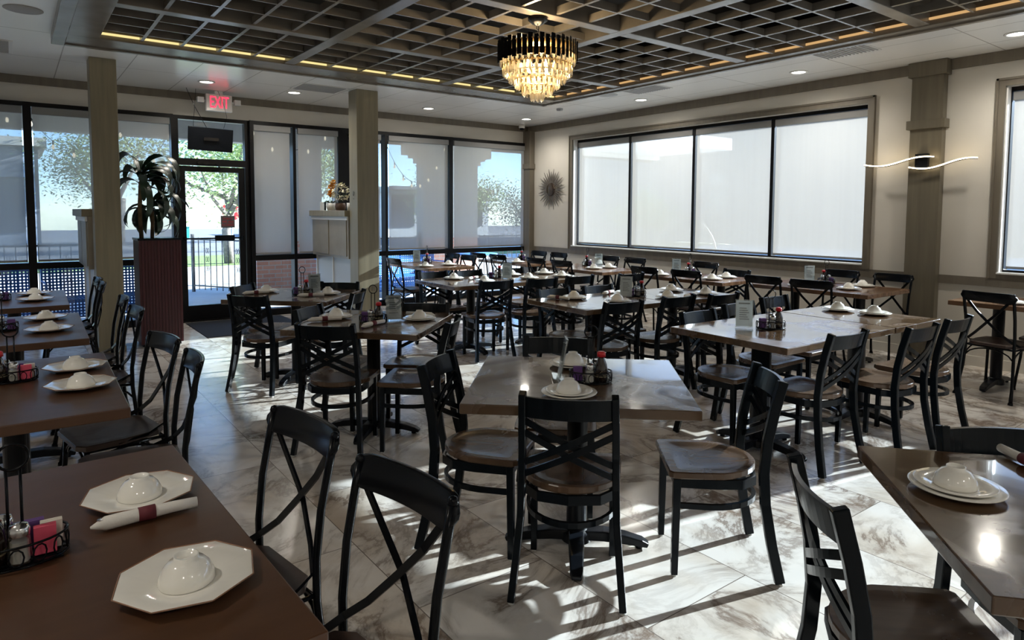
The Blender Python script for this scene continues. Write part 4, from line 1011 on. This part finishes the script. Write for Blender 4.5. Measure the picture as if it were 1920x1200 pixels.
for x, y, d in [(1.78, 1.985, 'before the caddy on the centre table'), (2.14, 2.36, 'behind the menu on the centre table'),
                (1.77, 4.40, 'at the left of the left-centre table'), (2.20, 3.99, 'at the right of the left-centre table'),
                (1.82, 6.16, 'at the left of the table nearest the door'), (2.22, 5.70, 'at the right of the table nearest the door'),
                (3.86, 6.22, 'far left on the far double table'), (3.97, 5.78, 'near left on the far double table'), (4.64, 6.20, 'far middle on the far double table'),
                (4.58, 5.80, 'near middle on the far double table'), (5.10, 6.16, 'far right on the far double table'), (5.05, 5.78, 'near right on the far double table'),
                (3.83, 4.22, 'far left on the middle double table'), (3.99, 3.86, 'near left on the middle double table'), (4.46, 4.20, 'far middle on the middle double table'),
                (4.55, 3.80, 'near middle on the middle double table'), (4.98, 4.12, 'far right on the middle double table'), (5.03, 3.76, 'near right on the middle double table'),
                (5.03, 2.545, 'farther one at the right end of the glossy double table'), (5.05, 2.285, 'nearer one at the right end of the glossy double table'),
                (6.09, 6.33, 'near aisle side of the third window table'), (6.36, 6.33, 'near wall side of the third window table'), (6.0, 6.88, 'far aisle side of the third window table'),
                (6.20, 4.56, 'near aisle side of the middle window table'), (6.52, 4.60, 'near wall side of the middle window table'), (6.12, 5.24, 'far aisle side of the middle window table'),
                (6.52, 3.20, 'near aisle side of the nearest window table'), (6.90, 3.25, 'near wall side of the nearest window table'), (6.42, 3.66, 'far aisle side of the nearest window table'),
                (5.90, 7.75, 'on the reddish corner table'), (4.42, 7.84, 'left on the table before the back glazing'), (4.82, 7.90, 'right on the table before the back glazing'),
                (6.62, 1.90, 'on the table at the right edge of the photo')]:
    plate_set(x, y, d)
# bigger oval-looking set in the right corner
plate_set(2.0, .675, 'on the dark corner table at the bottom right')
def napkin(x, y, a, d):
    first_or_dup(ST, 'nap', make_napkin, (x, y, ZP+.0042), a, 'rolled napkin with burgundy band ' + d, 'napkin rolls')
napkin(.23, 1.755, .0, 'between the plates of the left foreground table')
napkin(1.651, 4.296, -.25, 'beside the left plate of the left-centre table')
napkin(1.836, 3.941, .45, 'near the caddy of the left-centre table')
napkin(2.28, 4.12, 2.15, 'behind the right plate of the left-centre table')
napkin(1.70, 6.05, -.2, 'beside the left plate of the table nearest the door')
napkin(2.03, 5.60, -.5, 'beside the caddy of the table nearest the door')
napkin(3.682, 4.258, -1.3, 'at the left end of the middle double table')
napkin(4.30, 4.28, .35, 'far side of the middle double table')
napkin(4.02, 6.08, .5, 'on the far double table')
napkin(2.36, .62, .9, 'at the right edge of the dark corner table')
napkin(4.75, 3.72, .2, 'near side of the middle double table')

def make_caddy():
    t = thing('condiment_caddy', '', 'condiment caddy')
    b = bm_new(); n = 28
    def oval(rx, ry, z): return [(rx*math.cos(2*PI*k/n), ry*math.sin(2*PI*k/n), z) for k in range(n)]
    for z in (.006, .050): add_tube(b, oval(.092, .062, z), .0028, 6, closed=True)
    for y in (-.03, 0, .03): add_tube(b, [(-.088*math.sqrt(1-(y/.062)**2), y, .006), (.088*math.sqrt(1-(y/.062)**2), y, .006)], .0022, 5)
    add_box(b, -.080, .080, -.045, .045, .003, .006)
    for k in range(14):
        a = 2*PI*(k+.5)/14; cx, cy_ = .092*math.cos(a), .062*math.sin(a); tx, ty = -math.sin(a), math.cos(a)
        add_tube(b, [(cx+tx*.013*math.cos(q), cy_+ty*.013*math.cos(q), .028+.018*math.sin(q)) for q in [2*PI*j/10 for j in range(10)]], .0018, 5, closed=True)
    obj('wire_basket', b, 'metal', t)
    b = bm_new()
    for s in (-1, 1): add_tube(b, [(s*.012, 0, .006), (s*.012, 0, .20)], .003, 6)
    add_tube(b, [(.028*math.sin(q), 0, .222-.028*math.cos(q)) for q in [2*PI*j/18 for j in range(18)]], .003, 6, closed=True)
    obj('handle', b, 'metal', t); return t
def make_soy():
    t = thing('soy_sauce_bottle', '', 'sauce bottle')
    b = bm_new(); add_lathe(b, [(0, 0), (.026, 0), (.029, .006), (.029, .050), (.024, .075), (.014, .100), (.012, .108), (0, .108)], 24); obj('bottle', b, 'soy', t)
    b = bm_new(); add_lathe(b, [(0, .108), (.019, .108), (.018, .126), (.013, .130), (0, .130)], 20); obj('cap', b, 'redcap', t)
    b = bm_new(); add_lathe(b, [(.0293, .022), (.0293, .026)], 24); add_lathe(b, [(.0293, .031), (.0293, .033)], 24)
    add_tube(b, [(-.0292*math.cos(.3*q+1.4), -.0292*math.sin(.3*q+1.4), .043+.006*math.sin(q*2)) for q in (-1, -.5, 0, .5, 1)], .0012, 5); obj('label_print', b, 'label', t)
    return t
def make_shaker(fill):
    def f():
        t = thing('salt_shaker' if fill == 'salt' else 'pepper_shaker', '', 'shaker')
        b = bm_new(); add_lathe(b, [(0, 0), (.021, 0), (.022, .004), (.018, .060), (0, .060)], 8, smooth=False); obj('shaker_glass', b, 'shaker', t)
        b = bm_new(); add_lathe(b, [(0, .003), (.0175, .003), (.0165, .046), (0, .046)], 8, smooth=False); obj('contents', b, fill, t)
        b = bm_new(); add_lathe(b, [(.019, .058), (.0195, .070), (.016, .080), (0, .084)], 16); obj('lid', b, 'steel', t)
        return t
    return f
def make_packets(col):
    def f():
        t = thing('sugar_packet', '', 'sugar packet')
        b = bm_new(); add_box(b, -.020, .020, -.002, .002, 0, .060); b2 = obj('paper_sachet', b, col, t, bevel=.001); return t
    return f
def make_menu():
    t = thing('menu_stand', '', 'menu stand')
    b = bm_new(); add_box(b, -.055, .055, -.0045, -.0015, .004, .180); add_box(b, -.055, .055, .0015, .0045, .004, .180); add_box(b, -.055, .055, -.03, .03, 0, .004); obj('acrylic_holder', b, 'acrylic', t)
    b = bm_new(); add_box(b, -.050, .050, -.001, .001, .008, .172); c = obj('menu_card', b, 'card', t)
    for s in (-1, 1):
        b = bm_new(); add_box(b, -.035, .035, s*.0011-.0002, s*.0011+.0002, .150, .158)
        for k in range(6): add_box(b, -.03, .03-.008*(k % 3), s*.0011-.0002, s*.0011+.0002, .050+.014*k, .055+.014*k)
        obj('print', b, 'ink', c)
    return t
POS = ['first ', 'second ', 'third ']
def caddy_set(x, y, a, d, full=True, m=1):
    ca, sa = math.cos(a), math.sin(a); P_ = lambda u, v, z: (x+u*ca-v*m*sa, y+u*sa+v*m*ca, ZP+z)
    first_or_dup(ST, 'cad', make_caddy, (x, y, ZP), a, 'black wire caddy ' + d, 'condiment caddies')
    z = .0088
    first_or_dup(ST, 'soy', make_soy, P_(.044, -.015, z), a, 'red-capped sauce bottle ' + d, 'soy sauce bottles')
    first_or_dup(ST, 'salt', make_shaker('salt'), P_(-.006, -.034, z), a, 'salt shaker in the caddy ' + d, 'salt shakers')
    first_or_dup(ST, 'pep', make_shaker('pepper'), P_(.022, .031, z), a, 'pepper shaker in the caddy ' + d, 'pepper shakers')
    if full:
        for i in range(3): first_or_dup(ST, 'pk', make_packets('pink'), P_(-.050, -.022+.0062*i, z), a+.01*i, POS[i] + 'pink sugar packet in the caddy ' + d, 'pink sugar packets')
        for i in range(3): first_or_dup(ST, 'wh', make_packets('whitep'), P_(-.062, -.001+.0062*i, z), a-.01*i, POS[i] + 'white sugar packet in the caddy ' + d, 'white sugar packets')
    for i in range(3): first_or_dup(ST, 'pu', make_packets('purple'), P_(-.030 if full else -.056, .022+.0065*i if full else -.012+.010*i, z), a+.01*i, POS[i] + 'purple packet in the caddy ' + d, 'purple sweetener packets')
caddy_set(1.995, 2.085, R_(-40), 'on the centre table', False)
caddy_set(-.02, 1.715, R_(180), 'on the left foreground table', True, -1)
caddy_set(-.03, 3.55, R_(180), 'on the second left table', True, -1)
caddy_set(-.09, 5.07, R_(180), 'on the third left table', False)
caddy_set(-.13, 6.78, R_(180), 'on the farthest left table', False)
caddy_set(1.90, 4.08, R_(-45), 'on the left-centre table', False)
caddy_set(2.02, 5.78, R_(-45), 'on the table nearest the door', False)
caddy_set(4.30, 6.05, R_(-10), 'on the far double table', False)
caddy_set(4.40, 4.03, R_(-10), 'on the middle double table', False)
caddy_set(3.87, 2.39, R_(-30), 'on the glossy double table', False)
caddy_set(6.88, 3.62, R_(80), 'on the nearest window table', False)
caddy_set(6.50, 5.10, R_(80), 'on the middle window table', False)
caddy_set(6.36, 6.74, R_(80), 'on the third window table', False)
caddy_set(6.26, 8.10, R_(80), 'on the reddish corner table', False)
caddy_set(4.76, 8.40, R_(80), 'on the table before the back glazing', False)
def menu(x, y, a, d, tilt=0):
    o = first_or_dup(ST, 'menu', make_menu, (x, y, ZP+(.0005 if not tilt else .006)), a, 'clear menu stand with white card ' + d, 'menu stands'); o.rotation_euler = (tilt, 0, a)
menu(1.925, 2.215, R_(-126), 'leaning beside the caddy of the centre table', R_(-10))
menu(2.042, 4.063, R_(-20), 'on the left-centre table')
menu(2.147, 5.83, R_(-20), 'on the table nearest the door')
menu(4.36, 5.91, R_(-35), 'on the far double table')
menu(4.263, 4.027, R_(-58), 'leaning on the middle double table', R_(-6))
menu(3.745, 2.50, R_(-50), 'on the glossy double table', R_(-6))
menu(6.90, 3.82, R_(-50), 'on the nearest window table')
menu(6.52, 5.32, R_(-50), 'on the middle window table')
menu(6.42, 6.58, R_(-50), 'on the third window table')
menu(4.70, 8.60, R_(-40), 'on the table before the back glazing')

# ---------------------------------------------------------------- outside
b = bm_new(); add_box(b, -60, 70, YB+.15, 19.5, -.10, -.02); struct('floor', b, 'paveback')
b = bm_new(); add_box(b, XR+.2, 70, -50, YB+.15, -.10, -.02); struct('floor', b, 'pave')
b = bm_new(); add_box(b, -60, 27.5, 19.5, 24, -.10, .0); o = obj('lawn', b, 'grass'); tag(o, 'strip of lawn beyond the patio and pavement', 'lawn', kind='stuff')
b = bm_new(); add_box(b, -60, 70, 24, 60, -.10, -.03); struct('floor', b, 'asphalt')
# porch roof, beam and stepped piers
b = bm_new(); add_box(b, -8, 14, YB+.16, 12.45, 3.02, 3.3); struct('ceiling', b, 'soffit')
b = bm_new(); add_box(b, -8, 5.2, 12.1, 12.4, 2.68, 3.019); add_box(b, 5.2, 14, 12.1, 12.4, 2.92, 3.019); struct('trim_40', b, 'stucco')
b = bm_new(); add_box(b, -8, 14, 12.36, 12.42, 2.86, 2.95); struct('trim_41', b, 'metal')
def pier(x0, x1, steps, label):
    t = thing('porch_pier', label, 'pier', (0, 0, 0))
    b = bm_new(); add_box(b, x0, x1, 12.1, 12.4, -.02, .95); obj('brick_base', b, 'brick', t)
    b = bm_new(); add_box(b, x0-.02, x1+.02, 12.08, 12.42, .95, 1.0); obj('cap', b, 'stucco', t)
    b = bm_new(); add_box(b, x0, x1, 12.1, 12.4, 1.0, 2.919 if steps else 2.679)
    for e, z0, z1 in steps: add_box(b, x0-e, x0, 12.1, 12.4, z0, z1); add_box(b, x1, x1+e, 12.1, 12.4, z0, z1)
    obj('shaft', b, 'stucco', t)
pier(3.42, 4.62, [], 'wide brick-based porch pier right of the door')
pier(6.78, 8.12, [(.08, 2.50, 2.60), (.20, 2.60, 2.66), (.36, 2.66, 2.919)], 'wide stepped porch pier seen through the right back blinds')
pier(-6.0, -4.6, [], 'porch pier far left outside')
# white post
t = thing('white_post', 'slender white post with a square base outside the back corner window', 'post', (8.55, 13.6, -.02))
b = bm_new(); add_box(b, -.045, .045, -.045, .045, .12, 2.35); add_box(b, -.07, .07, -.07, .07, 2.30, 2.36); obj('shaft', b, 'soffit', t)
b = bm_new(); add_box(b, -.35, .35, -.2, .2, 0, .12); add_box(b, -.10, .10, -.10, .10, .12, .30); obj('base', b, 'soffit', t)
# iron fence panels
def fence(p0, p1, label, n):
    t = thing('iron_fence', label, 'fence', (p0[0], p0[1], -.02), math.atan2(p1[1]-p0[1], p1[0]-p0[0]), 'iron fence panels around the patio'); L_ = math.hypot(p1[0]-p0[0], p1[1]-p0[1])
    for z in (.12, .98):
        b = bm_new(); add_box(b, 0, L_, -.015, .015, z-.012, z+.012); obj('rail', b, 'fence', t)
    for x in (0, L_):
        b = bm_new(); add_box(b, x-.022, x+.022, -.022, .022, 0, 1.08); obj('post', b, 'fence', t)
    b = bm_new(); add_box(b, -.006, .006, -.006, .006, .05, 1.02); p = obj('picket', b, 'fence', t)
    for k in range(n):
        o = p if k == 0 else p.copy()
        if k: COL.objects.link(o); o.parent = t
        o.location = (L_*(k+1)/(n+1), 0, 0)
    b = bm_new()
    for k in range(2, n, 5):
        x = L_*(k+.5)/(n+1)
        for z in (.45, .62, .78):
            for s in (-1, 1): add_tube(b, [(x+s*.022+.018*math.cos(q), 0, z+.05*math.sin(q)) for q in [2*PI*j/10 for j in range(10)]], .004, 5, closed=True)
    obj('scrolls', b, 'fence', t)
fence((2.66, 13.5), (3.40, 12.25), 'black iron fence panel seen through the glass door', 9)
fence((4.64, 12.25), (6.76, 12.25), 'black iron fence between the two porch piers', 18)
fence((8.14, 12.25), (10.6, 12.25), 'black iron fence right of the stepped pier', 18)
fence((-4.5, 12.25), (1.1, 12.25), 'black iron fence behind the patio furniture at the left', 40)
# patio furniture with mesh
def meshseat(x, y, a, label):
    t = thing('patio_bench', label, 'patio bench', (x, y, -.02), a, 'mesh patio benches')
    b = bm_new(); 
    for k in range(31): xx = -.6+1.2*k/30; add_box(b, xx-.011, xx+.011, -.004, .004, .10, .82)
    for k in range(19): z = .10+.72*k/18; add_box(b, -.6, .6, -.005, .005, z-.011, z+.011)
    obj('mesh_back', b, 'meshblue', t)
    b = bm_new()
    for k in range(31): xx = -.6+1.2*k/30; add_box(b, xx-.005, xx+.005, -.45, 0, .376, .384)
    for k in range(12): yy = -.45+.45*k/11; add_box(b, -.6, .6, yy-.005, yy+.005, .376, .384)
    obj('mesh_seat', b, 'meshblue', t)
    for s in (-1, 1):
        for yy in (0, -.45): b = bm_new(); add_tube(b, [(s*.6, yy, 0), (s*.6, yy, .82 if yy == 0 else .38)], .014, 8); obj('leg', b, 'meshblue', t)
        b = bm_new(); add_tube(b, [(s*.6, 0, .60), (s*.6, -.45, .60), (s*.6, -.45, .38)], .012, 8); obj('arm', b, 'meshblue', t)
meshseat(-.42, 10.55, 0, 'blue mesh patio bench left of the first mullion outside'); meshseat(.86, 10.50, .08, 'blue mesh patio bench right of the first mullion outside'); meshseat(5.75, 10.9, .1, 'blue mesh patio bench outside the right back blinds')
def patio_table(x, y, label):
    t = thing('patio_table', label, 'patio table', (x, y, -.02), 0, 'round patio tables')
    b = bm_new(); add_lathe(b, [(0, .70), (.45, .70), (.46, .71), (.45, .72), (0, .72)], 32); obj('table_top', b, 'meshblue', t)
    b = bm_new(); add_tube(b, [(0, 0, .02), (0, 0, .70)], .03, 10); obj('column', b, 'fence', t)
    b = bm_new(); add_lathe(b, [(0, 0), (.25, 0), (.25, .015), (.03, .03), (0, .03)], 24); obj('base', b, 'fence', t)
patio_table(-1.6, 10.6, 'round patio table outside the left window'); patio_table(4.5, 10.9, 'round patio table outside right of the right column'); patio_table(7.1, 10.7, 'round patio table outside the back corner window')
# string lights
def string(p0, p1, sag, n, label):
    t = thing('string_lights', label, 'string lights', (0, 0, 0)); p0, p1 = Vector(p0), Vector(p1); pts = []
    for i in range(21):
        s = i/20; q = p0.lerp(p1, s); q.z -= sag*4*s*(1-s); pts.append(q)
    b = bm_new(); add_tube(b, pts, .005, 5); obj('wire', b, 'metal', t)
    for k in range(n):
        s = (k+.5)/n; q = p0.lerp(p1, s); q.z -= sag*4*s*(1-s)
        b = bm_new(); add_lathe(b, [(0, -.12), (.012, -.115), (.020, -.085), (.010, -.05), (0, -.05)], 10, cx=q.x, cy=q.y, z0=q.z); bl = obj('bulb', b, 'string', t)
        b = bm_new(); add_lathe(b, [(0, 0), (.010, 0), (.012, -.05), (0, -.05)], 8, cx=q.x, cy=q.y, z0=q.z); obj('socket', b, 'metal', bl)
string((.12, 11.6, 3.015), (1.35, 11.6, 3.015), .64, 5, 'string of bulbs outside between the first mullion and the left column')
string((-1.6, 11.6, 3.015), (.12, 11.6, 3.015), .64, 6, 'string of bulbs outside the leftmost back window')
string((1.2, 11.4, 3.015), (2.0, 11.0, 3.015), .75, 4, 'string of bulbs outside behind the drooping plant')
string((3.0, 11.2, 3.015), (4.5, 11.2, 3.015), .5, 5, 'string of bulbs outside behind the flower cabinet')
string((5.6, 11.6, 3.015), (6.9, 11.3, 3.015), .95, 8, 'string of bulbs outside right of the right column')
# trees
def tree(x, y, h, r, seed, label, trunk=.16):
    rn = random.Random(seed); t = thing('oak_tree', label, 'tree', (x, y, .001 if 19.5 < y < 24 else -.025), 0, 'oak trees beyond the patio')
    b = bm_new(); ends = []
    add_tube(b, [(0, 0, 0), (rn.uniform(-.1, .1), 0, h*.18), (rn.uniform(-.2, .2), 0, h*.34)], [trunk, trunk*.8, trunk*.62], 10)
    for k in range(8):
        a = rn.uniform(0, 6.28); l = r*rn.uniform(.5, .95); e = Vector((math.cos(a)*l, math.sin(a)*l, h*rn.uniform(.5, .9)))
        s_ = Vector((0, 0, h*rn.uniform(.25, .36))); m_ = s_.lerp(e, .5)+Vector((0, 0, -.05*h)); add_tube(b, [s_, m_, e], [trunk*.5, trunk*.3, trunk*.08], 7); ends += [e, m_.lerp(e, .5)]
    obj('trunk', b, 'bark', t)
    b = bm_new()
    for k in range(9000):
        e = ends[rn.randrange(len(ends))]; q = Vector((rn.gauss(0, 1), rn.gauss(0, 1), rn.gauss(0, .7)))*r*.26; c = e+q
        a = rn.uniform(0, 6.28); s = rn.uniform(.035, .075); d1 = Vector((math.cos(a), math.sin(a), rn.uniform(-.8, .8)))*s; d2 = Vector((-math.sin(a), math.cos(a), rn.uniform(-.8, .8)))*s*.6
        b.faces.new([b.verts.new(c+v) for v in (d1, d2, -d1, -d2)])
    obj('foliage', b, 'foliage', t)
tree(4.9, 20.0, 5.2, 2.3, 1, 'nearest oak tree seen through the upper half of the glass door', .15)
tree(3.6, 33.0, 6.0, 2.4, 2, 'oak tree with forked trunk at the left of the door view', .22)
tree(12.0, 34.0, 6.0, 2.4, 3, 'oak tree at the right of the door view', .2)
tree(15.5, 25.0, 3.0, 1.9, 4, 'oak tree seen through the blind right of the right column', .2)
tree(22.0, 27.5, 2.9, 2.0, 5, 'oak tree seen through the corner blind', .2)
tree(24.5, 22.0, 2.5, 1.5, 7, 'low oak tree at the far right outside', .2)
tree(8.4, 26.0, 6.4, 2.6, 8, 'oak tree filling the middle of the door view', .17)
# stop sign and bin
t = thing('stop_sign', 'red stop sign on a post outside beyond the fence', 'road sign', (5.23, 21.0, -.42))
b = bm_new(); add_tube(b, [(0, 0, 0), (0, 0, 2.1)], .03, 8); obj('post', b, 'galv', t)
b = bm_new(); add_lathe(b, [(0, -.01), (.30, -.01), (.30, .01), (0, .01)], 8, smooth=False, rot=PI/8); bmesh.ops.rotate(b, verts=b.verts, cent=(0, 0, 0), matrix=Matrix.Rotation(PI/2, 3, 'X')); o = obj('sign_plate', b, 'signred', t, loc=(0, -.04, 1.92))
text_mesh('lettering', 'STOP', .20, 'white', o, (0, -.012, 0), (PI/2, 0, 0))
b = bm_new(); add_box(b, -.16, .16, -.16, .16, 0, .62); add_box(b, -.18, .18, -.18, .18, .62, .68); o = obj('litter_bin', b, 'teal', loc=(7.17, 38.0, -.02), bevel=.02); tag(o, 'teal litter bin outside seen low through the door', 'bin')
def building(x0, x1, y0, h, mat, label, wins):
    t = thing('building', label, 'building', (0, 0, 0))
    b = bm_new(); add_box(b, x0, x1, y0, y0+8, -.05, h); obj('wall', b, mat, t)
    b = bm_new(); add_box(b, x0-.3, x1+.3, y0-.3, y0+8.3, h, h+.35); obj('roof_edge', b, 'stucco', t)
    for k in range(wins):
        w = (x1-x0)/wins; b = bm_new(); add_box(b, x0+w*k+.5, x0+w*(k+1)-.5, y0-.06, y0-.01, .6, 2.5); obj('window', b, 'shopglass', t)
        b = bm_new(); add_box(b, x0+w*k+.3, x0+w*(k+1)-.3, y0-.7, y0-.05, 2.8, 3.0); obj('awning', b, 'bluewhite', t)
building(-14, .9, 34, 4.1, 'bluewhite', 'long pale shop building across the road at the left', 5)
building(17.5, 25, 36, 2.6, 'soffit', 'low white building across the road, right of the right column', 3)
b = bm_new(); add_box(b, 28, 34, -24, 31, -.02, 6.0); o = obj('sky_screen_building', b, 'asphalt'); tag(o, 'long grey building side enlarged to hide bright sky behind the long side window', 'building')  # building raised, lengthened and darkened to keep bright sky off the blinds
# round sign frame outside the long window
b = bm_new(); add_tube(b, [(0, .62*math.cos(q), .62*math.sin(q)) for q in [2*PI*j/32 for j in range(32)]], .018, 6, closed=True)
add_tube(b, [(0, -.25, -.3), (0, 0, 0.0), (0, .05, -.35)], .014, 6)
add_tube(b, [(0, 0, -.62), (0, 0, -.82)], .03, 8)
o = obj('round_frame_sign', b, 'fence', loc=(8.9, 7.1, .80)); tag(o, 'dark round hoop sign outside the long window, seen through the blinds', 'sign')
for o in COL.objects:
    if o.type == 'MESH' and o.parent is None and o.get('kind') is None and 'label' not in o: print('UNTAGGED', o.name)
